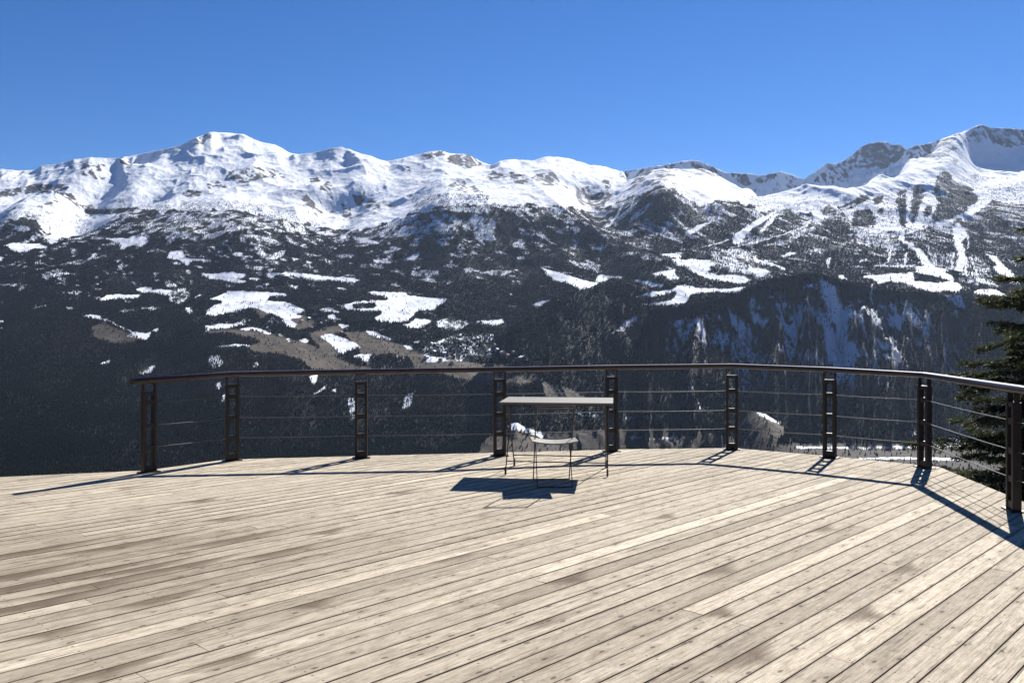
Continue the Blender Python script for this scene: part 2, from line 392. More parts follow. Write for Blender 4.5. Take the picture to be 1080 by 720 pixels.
# snow seen between trees or thin over the ground: (density, outline)
MIXED = [
 (.5,[(13,281),(26,273),(27,277),(18,282)]), (.7,[(95,270),(100,267),(113,266),(112,271),(95,274)]), (.4,[(62,279),(80,274),(95,271),(95,276),(80,280),(66,282)]),
 (.7,[(123,329),(130,328),(135,326),(142,325),(142,329),(132,329.5),(125,330)]), (.5,[(145,324),(165,323),(174,325),(160,327)]),
 (.7,[(262,262),(270,263),(280,267),(288,268),(295,265),(301,263),(300,270),(290,274),(278,273),(272,268)]), (.7,[(259,279),(268,280),(280,281),(291,284),(285,288),(280,284),(265,285),(260,282)]),
 (.65,[(178,306),(195,304),(201,310),(195,318),(186,321),(178,318)]),
 (.45,[(435,285),(450,284),(463,287),(462,291),(445,292),(434,290)]), (.45,[(505,288),(525,284),(545,287),(530,290),(518,290)]),
 (.8,[(460,339),(470,336),(478,334),(480,338),(490,338),(495,342),(488,346),(480,350),(470,348),(462,345)]),
 (.35,[(606,279),(620,274),(634,280),(632,286),(615,284)]), (.55,[(750,265),(780,262),(800,270),(800,285),(770,287),(750,280)]),
 (.6,[(787,257),(800,252),(815,247),(820,246),(805,254),(790,259)]), (.5,[(842,266),(862,262),(880,259),(900,252),(900,256),(880,264),(860,267)]),
 (.45,[(150,232),(180,224),(240,223),(300,232),(300,240),(240,245),(215,254),(190,252),(150,244)]), (.4,[(255,248),(285,248),(293,256),(270,258)]), (.4,[(290,238),(318,242),(310,246),(290,244)]),
 (.5,[(325,240),(360,244),(362,252),(340,252)]), (.45,[(365,245),(420,240),(445,232),(450,246),(420,250),(370,250)]),
 (.6,[(486,232),(500,226),(515,230),(525,235),(520,244),(500,243),(485,238)]), (.5,[(450,230),(480,234),(485,246),(460,248),(448,242)]), (.45,[(500,245),(520,243),(522,252),(500,252)]),
 (.55,[(562,226),(580,217),(570,232),(562,234)]), (.4,[(585,245),(600,238),(606,242),(592,248)]), (.5,[(640,232),(646,228),(645,238),(636,242)]), (.55,[(632,241),(650,241),(668,247),(660,249),(640,245)]),
 (.5,[(655,255),(675,256),(690,263),(685,265),(665,259)]), (.4,[(673,266),(690,268),(700,274),(690,277),(676,273)]),
 (.45,[(540,256),(555,254),(552,262),(540,260)]), (.45,[(603,256),(612,252),(607,262),(603,263)]), (.4,[(564,250),(571,256),(570,262)]),
 (.45,[(690,240),(715,245),(725,253),(705,252),(690,246)]), (.5,[(675,236),(705,240),(712,247),(690,246)]), (.6,[(733,220),(745,218),(750,228),(738,228)]),
 (.5,[(800,260),(830,252),(850,240),(853,244),(830,258)]), (.5,[(840,246),(860,238),(862,242),(845,249)]),
 (.5,[(900,248),(945,246),(946,256),(905,258)]), (.45,[(935,262),(945,262),(943,275),(936,280)]), (.5,[(952,268),(956,268),(957,281),(952,281)]), (.6,[(976,260),(985,262),(990,280),(984,282)]),
 (.5,[(990,268),(1007,266),(1007,285),(992,282)]), (.55,[(1010,270),(1035,272),(1045,285),(1050,300),(1030,302),(1012,296)]), (.8,[(1025,291),(1035,290),(1045,297),(1055,303),(1045,303),(1035,298)]),
 (.6,[(1016,240),(1025,243),(1020,256)]), (.5,[(1036,236),(1046,237),(1045,243),(1038,241)]), (.4,[(1055,247),(1075,250),(1070,254)]),
 (.5,[(862,293),(880,300),(890,310),(905,318),(925,322),(955,318),(965,322),(980,330),(985,345),(990,352),(975,352),(960,345),(950,340),(942,350),(930,345),(915,340),(905,340),(895,335),(885,345),(880,330),(870,318),(862,305)]),
 (.5,[(768,329),(795,328),(800,338),(790,345),(780,360),(770,350),(767,338)]), (.5,[(818,320),(835,318),(845,330),(850,345),(842,345),(838,358),(830,352),(822,335)]),
 (.5,[(720,335),(735,336),(742,350),(748,365),(740,362),(728,350)]), (.7,[(642,353),(655,343),(660,338),(668,335),(672,333),(671,340),(662,346),(658,350),(650,350)]),
 (.6,[(704,337),(712,341),(720,335),(722,340),(716,345),(709,345)]), (.6,[(145,394),(155,386),(163,385),(162,392),(150,395)]), (.5,[(220,376),(232,374),(236,383),(230,389),(221,388)]),
 (.5,[(250,390),(259,383),(256,388)]), (.5,[(264,388),(270,381),(275,386)]), (.45,[(366,418),(376,420),(378,440),(370,444)]), (.4,[(425,420),(438,412),(432,430),(424,432)]),
 (.1,[(590,415),(604,408),(600,420)]), (.1,[(640,440),(700,437),(700,441),(640,444)]), (.1,[(660,458),(690,462),(715,460),(715,464),(665,464)]), (.1,[(585,430),(620,434),(640,440),(610,438)]), (.4,[(920,352),(948,372),(958,385),(945,388),(925,370)]),
 (.45,[(894,384),(905,388),(902,410),(897,418)]),
 (.12,[(445,366),(470,356),(490,350),(520,352),(524,370),(500,380),(450,382)]),

]
SOIL = [
 (.55,[(95,345),(108,340),(125,347),(138,352),(132,355),(147,358),(140,361),(120,362),(100,357)]),
 (1,[(212,350),(225,348),(250,347),(270,350),(287,353),(300,356),(322,361),(345,372),(370,384),(400,389),(400,392),(330,390),(318,381),(296,374),(268,372),(258,366),(275,361),(265,356),(240,352),(222,352)]),
 (1,[(262,324),(272,322),(282,327),(284,332),(276,337),(270,330)]), (.8,[(300,336),(320,333),(332,338),(330,346),(313,348),(305,345)]), (1,[(325,352),(345,345),(362,343),(362,350),(345,353),(352,368),(360,376),(340,372)]),
 (1,[(360,350),(385,350),(400,358),(425,364),(445,372),(470,378),(500,382),(540,386),(540,392),(400,392),(385,384),(378,366),(368,358)]),
 (1,[(455,391),(490,390),(520,393),(532,402),(510,405),(480,399)]), (1,[(540,397),(565,394),(572,403),(552,407),(533,404)]), (.8,[(560,400),(600,410),(640,425),(620,430),(575,418)]),
 (.9,[(505,472),(515,460),(530,452),(538,452),(548,456),(560,461),(590,464),(602,470),(602,484),(505,484)]),
 (1,[(772,462),(778,450),(786,440),(796,434),(808,439),(822,447),(830,451),(827,460),(816,470),(800,478),(780,476)]),
 (.4,[(560,458),(640,452),(720,450),(770,460),(830,468),(1030,466),(1030,476),(830,482),(560,474)]),
 (.45,[(850,474),(1020,473),(1065,480),(1120,500),(1120,545),(1060,530),(1000,495),(860,484)]),
]
DARKTREES = [  # dense wood standing inside the fields
 [(222,336),(240,331),(262,328),(275,337),(286,334),(300,342),(303,350),(292,352),(280,346),(262,340),(240,341),(222,343)],
 [(390,376),(410,373),(430,378),(436,385),(436,390),(390,390)], [(372,321),(395,319),(397,324),(375,326)], [(440,328),(460,328),(470,320),(480,325),(480,334),(465,336),(448,335)],
 [(462,346),(470,350),(455,356),(448,348)], [(700,310),(712,308),(712,312),(702,313)],
 [(722,287),(740,294),(760,299),(790,301),(770,303),(735,301),(722,298)],
 [(900,225),(915,220),(922,228),(923,238),(910,240),(898,238)], [(946,210),(955,206),(958,212),(957,225),(955,240),(948,236),(947,222)],
 [(963,198),(970,195),(975,200),(972,210),(968,225),(962,236),(960,225),(962,210)], [(945,205),(960,196),(958,203),(948,208)],
 [(985,196),(990,183),(1000,181),(1005,190),(1015,195),(1025,200),(1031,207),(1030,213),(1020,221),(1010,228),(995,233),(980,235),(985,226),(988,215),(986,205)],
 [(975,218),(981,217),(982,225),(977,230),(974,225)], [(920,210),(930,206),(930,213),(922,216)], [(925,220),(931,221),(930,226),(925,225)],
 [(880,222),(895,214),(905,207),(915,205),(917,209),(905,216),(890,222)], [(963,287),(985,292),(1003,296),(990,298),(965,297)], [(75,212),(88,219),(100,221),(140,219),(150,221),(120,226),(95,226),(82,220)],
]
SPARSE = [ (.2,[(885,222),(960,190),(1035,186),(1045,212),(985,238),(900,240)]), (.14,[(780,205),(850,208),(900,205),(880,222),(800,222)]), (.12,[(690,186),(720,196),(740,214),(700,196),(650,214),(640,212)]), (.6,[(1015,190),(1030,182),(1050,181),(1120,180),(1120,186),(1060,188),(1040,190),(1025,196)]), (.55,[(1040,200),(1060,192),(1120,190),(1120,212),(1045,212)]),
 (.35,[(190,215),(250,212),(330,225),(340,242),(280,228),(190,224)]), (.35,[(430,205),(480,205),(500,214),(455,222),(440,226)]), (.35,[(100,226),(150,212),(180,212),(180,224),(140,226)]), (.3,[(0,230),(20,222),(50,228),(100,235),(75,248),(46,244)]),
 (.5,[(480,205),(515,206),(514,214),(482,215)]) ]
ROCK_AND_SHADE = [  # bare rock, plus some shaded steep faces painted in with the stone colour
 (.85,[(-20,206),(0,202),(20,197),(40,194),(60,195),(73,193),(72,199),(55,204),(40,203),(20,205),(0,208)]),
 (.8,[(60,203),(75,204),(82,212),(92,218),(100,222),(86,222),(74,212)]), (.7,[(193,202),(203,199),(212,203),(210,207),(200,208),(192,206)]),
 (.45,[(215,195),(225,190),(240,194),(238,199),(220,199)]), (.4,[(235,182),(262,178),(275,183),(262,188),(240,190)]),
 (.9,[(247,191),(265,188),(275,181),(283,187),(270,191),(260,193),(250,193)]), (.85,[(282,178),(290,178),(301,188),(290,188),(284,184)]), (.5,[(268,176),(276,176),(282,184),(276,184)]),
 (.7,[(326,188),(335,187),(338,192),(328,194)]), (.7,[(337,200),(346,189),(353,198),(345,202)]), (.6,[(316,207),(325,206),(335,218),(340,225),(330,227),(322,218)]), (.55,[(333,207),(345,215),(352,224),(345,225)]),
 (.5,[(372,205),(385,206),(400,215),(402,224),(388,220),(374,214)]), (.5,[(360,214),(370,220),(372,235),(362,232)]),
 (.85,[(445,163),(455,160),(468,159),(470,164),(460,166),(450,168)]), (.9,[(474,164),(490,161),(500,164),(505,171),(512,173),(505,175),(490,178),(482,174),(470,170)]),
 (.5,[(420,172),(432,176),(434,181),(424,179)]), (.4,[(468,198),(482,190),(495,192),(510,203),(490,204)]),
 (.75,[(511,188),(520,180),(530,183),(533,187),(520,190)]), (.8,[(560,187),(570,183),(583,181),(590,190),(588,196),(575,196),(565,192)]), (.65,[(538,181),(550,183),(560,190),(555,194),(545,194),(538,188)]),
 (.6,[(605,195),(615,198),(625,195),(635,200),(645,205),(648,209),(640,212),(637,218),(630,222),(620,218),(610,214),(607,205)]), (.7,[(635,190),(642,189),(645,198),(640,202)]), (.6,[(592,194),(600,194),(602,199),(593,199)]),  # first outline is bluish shade on a steep face, coloured as stone
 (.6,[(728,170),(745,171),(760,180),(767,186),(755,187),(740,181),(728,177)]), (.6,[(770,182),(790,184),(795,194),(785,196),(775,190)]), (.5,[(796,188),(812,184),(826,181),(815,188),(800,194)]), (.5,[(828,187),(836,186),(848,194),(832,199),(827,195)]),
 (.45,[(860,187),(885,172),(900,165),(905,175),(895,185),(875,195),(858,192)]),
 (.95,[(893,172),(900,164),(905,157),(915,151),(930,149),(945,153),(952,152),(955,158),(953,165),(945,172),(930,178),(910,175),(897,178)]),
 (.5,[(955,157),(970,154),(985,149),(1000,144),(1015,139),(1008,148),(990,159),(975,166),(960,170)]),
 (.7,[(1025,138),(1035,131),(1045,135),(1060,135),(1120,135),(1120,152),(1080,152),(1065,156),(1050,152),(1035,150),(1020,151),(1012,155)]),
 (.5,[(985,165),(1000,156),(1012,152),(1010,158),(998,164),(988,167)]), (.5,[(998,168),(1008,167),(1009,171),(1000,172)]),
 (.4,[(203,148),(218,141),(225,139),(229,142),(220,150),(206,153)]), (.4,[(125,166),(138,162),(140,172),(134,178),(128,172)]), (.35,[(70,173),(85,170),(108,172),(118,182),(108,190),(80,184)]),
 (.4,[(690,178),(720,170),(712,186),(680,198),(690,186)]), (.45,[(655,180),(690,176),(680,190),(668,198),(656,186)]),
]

RUNQ = []
m_snow, m_soil, m_rock_shade = new_layer(), new_layer(), new_layer()
m_tree = new_layer()
gu, gv = np.meshgrid(MU0+(np.arange(MW)+.5)/SC, MV0+(np.arange(MH)+.5)/SC)
tl = np.interp(gu, [p[0] for p in TREELINE], [p[1] for p in TREELINE])
jag = fbm(gu/9, gv/9, 3, 50)*4
above = gv < tl+jag
m_snow[above] = 1; m_tree[~above] = 1
for d, p in SPARSE: paint(m_tree, p, d*0.8)
for d, p in MIXED:
    paint(m_snow, p, 0.34+0.5*d); paint(m_tree, p, 0.62-0.55*d)
for d, p in SOIL:
    paint(m_soil, p, d); paint(m_tree, p, 0.03)
for p in SNOW:
    paint(m_snow, p, 1); paint(m_tree, p, 0.012); 
RUNS = [([(893,247),(920,248),(955,246),(978,240)],1.5), ([(943,253),(939,266),(936,279)],1.5), ([(955,266),(954,281)],1.6), ([(1016,241),(1022,254),(1020,264)],1.8), ([(1005,266),(1003,286)],1.6),
 ([(1016,262),(1018,278),(1019,292)],1.8), ([(1024,273),(1029,285),(1032,296)],1.8), ([(862,233),(880,225),(903,214)],1.8), ([(957,197),(957,215),(956,240)],2.6), ([(986,196),(975,214),(966,240)],4.0), ([(905,257),(925,259),(942,256)],1.3),
 ([(770,262),(800,255),(830,246),(852,238)],1.5), ([(735,262),(760,256),(790,246)],1.3), ([(834,249),(832,262)],1.2), ([(658,215),(650,228),(641,240)],2.2), ([(668,212),(664,224)],1.6), ([(675,240),(695,247),(720,256)],1.6),
 ([(920,300),(918,315),(925,330)],1.3), ([(884,318),(892,334),(902,350)],1.4), ([(905,322),(914,338)],1.2), ([(850,322),(846,340)],1.2), ([(945,310),(955,322)],1.2)]
for line, wd_ in RUNS:
    for (x0, y0), (x1, y1) in zip(line[:-1], line[1:]):
        L_ = math.hypot(x1-x0, y1-y0); nx, ny = -(y1-y0)/L_*wd_/2, (x1-x0)/L_*wd_/2
        q_ = [(x0+nx, y0+ny), (x1+nx, y1+ny), (x1-nx, y1-ny), (x0-nx, y0-ny)]
        RUNQ.append(q_)
for p in DARKTREES:
    paint(m_tree, p, 1.2); paint(m_snow, p, 0.1); paint(m_soil, p, 0)
for p in RUNQ:
    paint(m_snow, p, 1); paint(m_tree, p, 0.0)
for d, p in ROCK_AND_SHADE:
    paint(m_rock_shade, p, 1); paint(m_snow, p, 1-d*.95)

def sample(layer, u, v):
    x = np.clip(((u-MU0)*SC).astype(np.int32), 0, MW-1)
    y = np.clip(((v-MV0)*SC).astype(np.int32), 0, MH-1)
    return layer[y, x]

# ------------------------------------------------------------------ the mountains: relief
SKY = [(-320,196),(-100,188),(0,178),(20,180),(38,179),(42,175),(60,173),(78,168),(95,166),(110,167),(122,167),(131,165.8),(138,164.5),(160,160),(180,156),(195,151),(205,146),(215,142),(222,139),
       (232,140),(245,140.5),(258,142),(268,147),(275,150),(288,152),(297,156),(305,161),(315,163),(330,161),(340,159),(350,156),(360,155),(370,158),(380,162),(390,164),(400,168),(408,170),
       (420,168),(432,165),(445,162),(455,159.5),(466,159),(475,162),(487,162),(495,163),(505,169),(513,173),(520,174),(527,170),(540,168),(555,169),(565,169),(575,165),(595,166),(610,170),
       (622,174),(635,175),(648,179),(655,181),(670,179),(685,176),(700,174),(715,171),(728,169),(738,170),(750,175),(765,182),(778,183),(790,183),(800,185),(815,183),(823,181),(835,184),
       (847,189),(855,184),(866,177),(872,172),(882,173),(892,168),(900,163),(905,157),(915,152),(925,150),(935,150),(942,153),(950,152),(955,157),(965,154),(977,152),(990,148),(1003,143),
       (1015,139),(1025,135),(1035,131),(1042,134),(1052,135),(1065,135.5),(1080,137),(1150,140),(1400,160)]

# (bearing, [(distance, height angle) ...]) up to the crest of the near massif
PROF = [
 (-320, [(1900,512),(2900,402),(3500,345),(4100,305),(4900,265),(5500,238),(6400,212),(7000,196)]),
 (0,    [(1950,508),(2900,400),(3500,342),(4100,300),(4800,260),(5400,234),(6200,205),(6900,178)]),
 (100,  [(2000,504),(2900,402),(3500,342),(4100,300),(4800,258),(5400,230),(6200,202),(6900,167)]),
 (160,  [(2100,496),(2900,405),(3500,345),(4100,302),(4800,255),(5400,228),(6300,198),(7300,160)]),
 (235,  [(2300,484),(2850,395),(3150,366),(3600,337),(4200,303),(4800,257),(5300,226),(6300,192),(7900,140)]),
 (300,  [(2400,479),(2850,398),(3150,372),(3600,340),(4200,303),(4800,262),(5300,232),(6300,197),(7700,156)]),
 (360,  [(2450,477),(2850,405),(3100,382),(3600,342),(4200,302),(4800,268),(5250,241),(6200,204),(7300,155)]),
 (410,  [(2450,477),(2900,405),(3100,384),(3600,343),(4200,303),(4800,262),(5150,238),(6200,202),(7200,170)]),
 (470,  [(2450,477),(2950,400),(3100,384),(3600,347),(4200,305),(4800,250),(5200,216),(6200,192),(7200,160)]),
 (540,  [(2450,477),(3000,402),(3200,385),(3600,352),(4200,306),(4700,262),(5200,216),(6200,192),(7300,168)]),
 (600,  [(2450,477),(3000,430),(3500,352),(3900,310),(4300,286),(4800,248),(5300,219),(6300,196),(7400,167)]),
 (650,  [(2450,478),(3000,440),(3500,332),(3800,313),(4200,293),(4700,262),(5200,224),(6300,203),(7600,182)]),
 (700,  [(2450,478),(3000,440),(3500,335),(3700,319),(4300,276),(4800,247),(5300,196),(6000,186),(6700,176)]),
 (740,  [(2450,478),(3000,440),(3500,335),(3700,319),(4300,276),(4800,247),(5300,216),(6000,194),(6700,174)]),
 (790,  [(2450,478),(3000,440),(3500,335),(3700,319),(4300,276),(4900,246),(5500,215),(6200,202),(7000,194)]),
 (850,  [(2450,478),(3000,440),(3500,330),(3700,312),(4300,284),(4900,252),(5400,224),(5700,208),(5950,199)]),
 (885,  [(2450,478),(3000,440),(3500,330),(3700,312),(4300,288),(4900,254),(5400,226),(5800,209),(6050,203)]),
 (920,  [(2450,478),(3000,440),(3500,330),(3700,310),(4300,288),(4900,256),(5500,226),(6000,204),(6400,189)]),
 (960,  [(2450,478),(3000,440),(3500,325),(3700,308),(4300,286),(4900,254),(5500,226),(6200,197),(7000,166)]),
 (1000, [(2450,478),(3000,440),(3500,325),(3700,309),(4200,292),(4900,258),(5500,230),(6400,191),(7550,147)]),
 (1035, [(2450,478),(3000,440),(3500,330),(3700,312),(4200,293),(4900,260),(5500,233),(6400,196),(7500,169),(7790,131)]),
 (1100, [(2450,478),(3000,440),(3500,330),(3700,312),(4200,292),(4900,258),(5500,226),(6400,194),(7500,171),(7790,137)]),
 (1400, [(2450,478),(3000,440),(3500,330),(3700,312),(4200,290),(4900,258),(5500,226),(6400,195),(7500,178),(7790,160)]),
]
def pchip(x, y, q):
    x = np.asarray(x, float); y = np.asarray(y, float)
    h = np.diff(x); d = np.diff(y)/h
    m = np.zeros_like(y)
    for i in range(1, len(x)-1):
        if d[i-1]*d[i] > 0:
            w1 = 2*h[i]+h[i-1]; w2 = h[i]+2*h[i-1]
            m[i] = (w1+w2)/(w1/d[i-1]+w2/d[i])
    m[0], m[-1] = d[0], d[-1]
    i = np.clip(np.searchsorted(x, q)-1, 0, len(x)-2)
    t = (q-x[i])/h[i]
    out = (y[i]*(1+2*t)*(1-t)**2 + h[i]*m[i]*t*(1-t)**2 + y[i+1]*t*t*(3-2*t) + h[i]*m[i+1]*t*t*(t-1))
    return out

uc = np.concatenate([np.arange(-320, -40, 6.0), np.arange(-40, 1121, 0.95), np.arange(1124, 1401, 6.0)])
yc = np.concatenate([np.geomspace(1.5, 1500, 90), np.arange(1512, 2300, 12.0), np.arange(2300, 5000, 6.0), np.arange(5000, 9300, 8.5), np.arange(9350, 12000, 150.0)])
NC, NR = len(uc), len(yc)
T = ((uc-U0)/F)
UU, YY = np.meshgrid(uc, yc)              # rows = distance
XX = YY*T[None, :]

# near slope under the terrace and the flat valley bottom
znear = -2.6-0.335*yc
zfloor = -340.0+0.004*(yc-2000)
znf = np.maximum(znear, zfloor-0*yc)
Zk = []
for u, pr in PROF:
    ys = np.array([p[0] for p in pr], float); zs = (HZ-np.array([p[1] for p in pr], float))/F*ys+EYE
    z = pchip(ys, zs, np.clip(yc, ys[0], ys[-1]))
    z = np.where(yc < ys[0], znf, z)
    z = np.where(yc > ys[-1], zs[-1]-0.42*(yc-ys[-1]), z)
    k = (yc > ys[0]-150) & (yc < ys[0]+150)
    Zk.append(z)
Zk = np.array(Zk).T                        # rows, knots
ku = np.array([p[0] for p in PROF], float)
ii = np.clip(np.searchsorted(ku, uc)-1, 0, len(ku)-2)
tt = (uc-ku[ii])/(ku[ii+1]-ku[ii]); tt = tt*tt*(3-2*tt)*0.6+tt*0.4
Z = Zk[:, ii]*(1-tt)+Zk[:, ii+1]*tt

# the far wall behind the saddle (rises between the two massifs)
sky_u = np.array([p[0] for p in SKY], float); sky_v = np.array([p[1] for p in SKY], float)
S = np.interp(uc, sky_u, sky_v)
Yd = 8850.0+90*np.sin(uc/23.0)+200*fbm(uc/30, uc*0+3.3, 4, 5)
far_on = np.clip((uc-640)/20, 0, 1)*np.clip((1030-uc)/30, 0, 1)
front = np.clip((YY-(Yd-900)[None, :])/900, 0, 1)
Zsk = (HZ-S)/F*Yd+EYE
Zd = (Zsk-640)[None, :] + 640*(0.35*front+0.65*front**3.0)+fbm((XX+0.4*YY)/80, YY/70, 5, 61, 0.6)*70*front*(1-front)*4 - 0.5*np.maximum(YY-Yd[None, :], 0)
Zd = np.where((far_on[None, :] > 0) & (YY > (Yd-900)[None, :]), Zd-(1-far_on[None, :])*900, -9999)
Z = np.maximum(Z, Zd)

# relief: ridges and gullies
env = np.interp(yc, [0, 1500, 2400, 2700, 3100, 4200, 5000, 5600, 6400, 9300], [0, 1.5, 3, 45, 26, 30, 45, 62, 66, 75])[:, None]
warp = fbm(XX/1300, YY/1300, 3, 90)*220
rg = ridged((XX*0.94+YY*0.34+warp)/900, (YY*0.94-XX*0.34+0.6*warp)/1150, 7, 21, 0.5)
Z = Z + env*(rg-0.42)*1.5
Z = Z + np.interp(yc, [0, 30, 400, 2000, 3000, 5000, 8000], [0, .4, 3, 3, 10, 15, 18])[:, None]*fbm(XX/160, YY/200, 5, 33, 0.55)

# the ravine beside the left summit, whose far wall turns away from the sun
def groove(line, depth, width, skew=0.0):
    d2 = np.full(XX.shape, 1e9, np.float32)
    P = [((u-U0)/F*y, y) for u, y in line]
    for (ax, ay), (bx, by) in zip(P[:-1], P[1:]):
        L2 = (bx-ax)**2+(by-ay)**2
        t = np.clip(((XX-ax)*(bx-ax)+(YY-ay)*(by-ay))/L2, 0, 1)
        d2 = np.minimum(d2, np.hypot(XX-(ax+t*(bx-ax)), YY-(ay+t*(by-ay))))
    return -depth*np.exp(-(d2/width)**2)
Z += groove([(145,7100),(118,6500),(100,6150),(84,5750),(74,5300)], 120, 150)
Z += groove([(160,6050),(130,5900),(100,5650),(78,5300)], 70, 110)
Z += groove([(350,6000),(330,5600),(318,5300)], 60, 110)
Z += groove([(380,6100),(366,5700),(352,5350)], 55, 100)
Z += groove([(618,6300),(622,5900),(632,5500),(640,5200)], 110, 170)
Z += groove([(610,4700),(640,4350),(665,4000)], 40, 150)
Z -= 0.75*groove([(30,5900),(20,5500),(14,5250)], 70, 110)
Z -= 0.75*groove([(60,5950),(50,5550),(40,5200)], 70, 100)
Z -= groove([(930,6150),(905,6000),(880,5850)], 40, 120)

# front hills: crest outline (bearing, height angle, distance)
HS = {}
def hill(crest, L, rough, seed, fade, power=0.85, spur=0.22, per=26.0, ribs=0.0):
    cu = [c[0] for c in crest]
    cv = np.interp(uc, cu, [c[1] for c in crest]); cy = np.interp(uc, cu, [c[2] for c in crest])
    cv = cv+fbm(uc/14, uc*0+seed, 3, seed)*1.6
    sp = ridged(UU/per+0.25*fbm(UU/30, YY/160, 3, seed+3), YY/1500+seed, 4, seed+1, 0.55)
    Lx = L*(1-spur+spur*2*sp)
    zc = ((HZ-cv)/F*cy+EYE)[None, :]
    s = (cy[None, :]-YY)/Lx
    zf = zc-(zc+345)*np.clip(s, 0, 3)**power
    zb = zc-0.30*(YY-cy[None, :])
    z = np.where(s > 0, zf, zb)
    on = np.clip((uc-fade[0])/fade[1], 0, 1)*np.clip((fade[2]-uc)/fade[3], 0, 1)
    z = z+rough*(fbm(XX/120, YY/150, 5, seed+9, 0.55))*np.clip(s*4+0.15, 0, 1)
    z = z+ribs*np.interp(UU, [690, 770], [0.1, 1])*(sp-0.45)*np.clip(s*7, 0, 1)*np.clip((0.95-s)*2.2, 0, 1)
    HS[seed] = (sp, s, on[None, :]*np.ones_like(z))
    return z-(1-on[None, :])*700
H1 = hill([(470,392,3000),(510,368,3080),(540,346,3180),(570,326,3300),(600,309,3420),(640,299,3520),(662,297,3520),(690,307,3450),(720,326,3350),(760,352,3200),(820,390,3000)], 1000, 22, 60, (470,50,830,60), 0.95, 0.12, 40)
H2 = hill([(650,352,2950),(680,326,3080),(700,323,3120),(722,321,3150),(735,316,3180),(760,312,3220),(790,303,3270),(815,293,3300),(850,287,3320),(868,290,3320),(885,296,3320),(912,300,3350),(950,306,3400),(1000,311,3450),(1060,316,3450),(1150,316,3400),(1400,316,3400)], 820, 42, 70, (600,85,1500,60), 0.72, 0.30, 21, 120.0)
Z = np.maximum(Z, H1); onH2 = H2 > Z; Z = np.maximum(Z, H2)
# bare mounds on the valley bottom
def mound(u, y, v, sx, sy, skew=0.0):
    x0 = (u-U0)/F*y; zt = (HZ-v)/F*y+EYE
    dx = (XX-x0)/sx; dy = (YY-y)/sy
    dx = np.where(dx > 0, dx*(1-skew), dx*(1+skew))
    g = np.exp(-np.abs(dx)**2.2-dy**2)
    return (zt+345)*g-345+6*fbm(XX/25, YY/25, 4, 44)*g
Z = np.maximum(Z, mound(545, 2480, 446, 125, 270, -0.1)); Z = np.maximum(Z, mound(798, 2420, 433, 80, 280, 0.1))
Z = np.maximum(Z, znf[:, None]-12)
del warp, rg, Zd, front, H1, H2

# settle every crest on its skyline
Yr = YY
for it in range(4):
    V = HZ-F*(Z-EYE)/Yr
    V[:60] = 999
    r = np.argmin(V, axis=0); vm = V[r, np.arange(NC)]
    yk = yc[r]; dz = (vm-(S+0.7*fbm(uc/2.5, uc*0+1.7, 3, 4)))/F*yk
    def blur(q, sg):
        n = int(3*sg); k = np.exp(-0.5*(np.arange(-n, n+1)/sg)**2); k /= k.sum()
        return np.convolve(np.pad(q, n, 'edge'), k, 'valid')
    dz = blur(dz, 2.6)
    wide = blur(dz, 26.0)
    ymin = np.min(np.stack([np.roll(yk, q_) for q_ in range(-24, 25)]), axis=0); ykb = np.minimum(blur(ymin, 8.0), yk)
    w = np.clip((YY-(ykb*0.80)[None, :])/(ykb*0.19)[None, :], 0, 1); w = w*w*(3-2*w)
    w2 = np.clip((YY-(ykb*0.93)[None, :])/(ykb*0.066)[None, :], 0, 1); w2 = w2*w2*(3-2*w2)
    Z += w*wide[None, :]+w2*(dz-wide)[None, :]
V = HZ-F*(Z-EYE)/Yr

# land cover per ground point
jk = np.where((V < 245) & (UU > 860), 2.0, 1.0)
ju = fbm(XX/40, YY/40, 4, 101)*1.5*jk; jv = fbm(XX/40, YY/55, 4, 131)*0.7*jk*jk
Us, Vs = UU+ju, V+jv
j2, j3 = fbm(XX/18, YY/22, 3, 141)*2.0, fbm(XX/18, YY/22, 3, 147)*1.1
snow = (sample(m_snow, Us, Vs)+sample(m_snow, Us+j2, Vs+j3)+sample(m_snow, Us-j2*1.4, Vs+j3*1.5)+sample(m_snow, Us+j3, Vs-j2*0.7))/4
soil = (sample(m_soil, Us, Vs)+sample(m_soil, Us+1.5*j2, Vs+1.5*j3)+sample(m_soil, Us-2*j2, Vs-2*j3))/3
tree = (sample(m_tree, Us, Vs)+sample(m_tree, Us+j2, Vs+j3)+sample(m_tree, Us-j2*1.4, Vs+j3*1.5))/3
rock_shade = sample(m_rock_shade, Us, Vs)
sp2, s2, _ = HS[70]
bad = onH2*np.clip((s2-0.03)*14, 0, 1)*np.clip((0.62-s2)*4, 0, 1)*np.interp(UU, [700, 735, 770, 850, 880, 960, 985, 1020], [0, .35, .5, .62, 1, 1, .6, 0])
gul = np.clip((0.40-sp2+0.5*fbm(XX/35, YY/60, 4, 221, 0.6))*5, 0, 1)*bad
snow = np.clip(np.maximum(snow*np.where(onH2, 0.85, 1), gul*0.78), 0, 1); rock_shade = np.maximum(rock_shade, bad*np.clip(sp2*1.2, 0, 0.7)); tree = tree*(1-0.9*gul)*(1-0.6*bad)
grain = fbm(XX/38, YY/70, 4, 151, 0.6)
snow = np.where((snow > 0.02) & (snow < 0.97), np.clip(snow+grain*1.3, 0, 1), snow)
TLU = np.interp(UU, [p[0] for p in TREELINE], [p[1] for p in TREELINE])
amt = np.interp(V-TLU, [0, 8, 30, 75, 110], [0.62, 0.5, 0.36, 0.22, 0.0])*(YY > 3400)
dn = 0.5+0.9*fbm((XX+0.5*YY)/60, YY/75, 5, 211, 0.62)
dust = np.clip((amt-dn)*4+0.25, 0, 1)*(amt > 0)*(V > TLU)*(tree > 0.5)
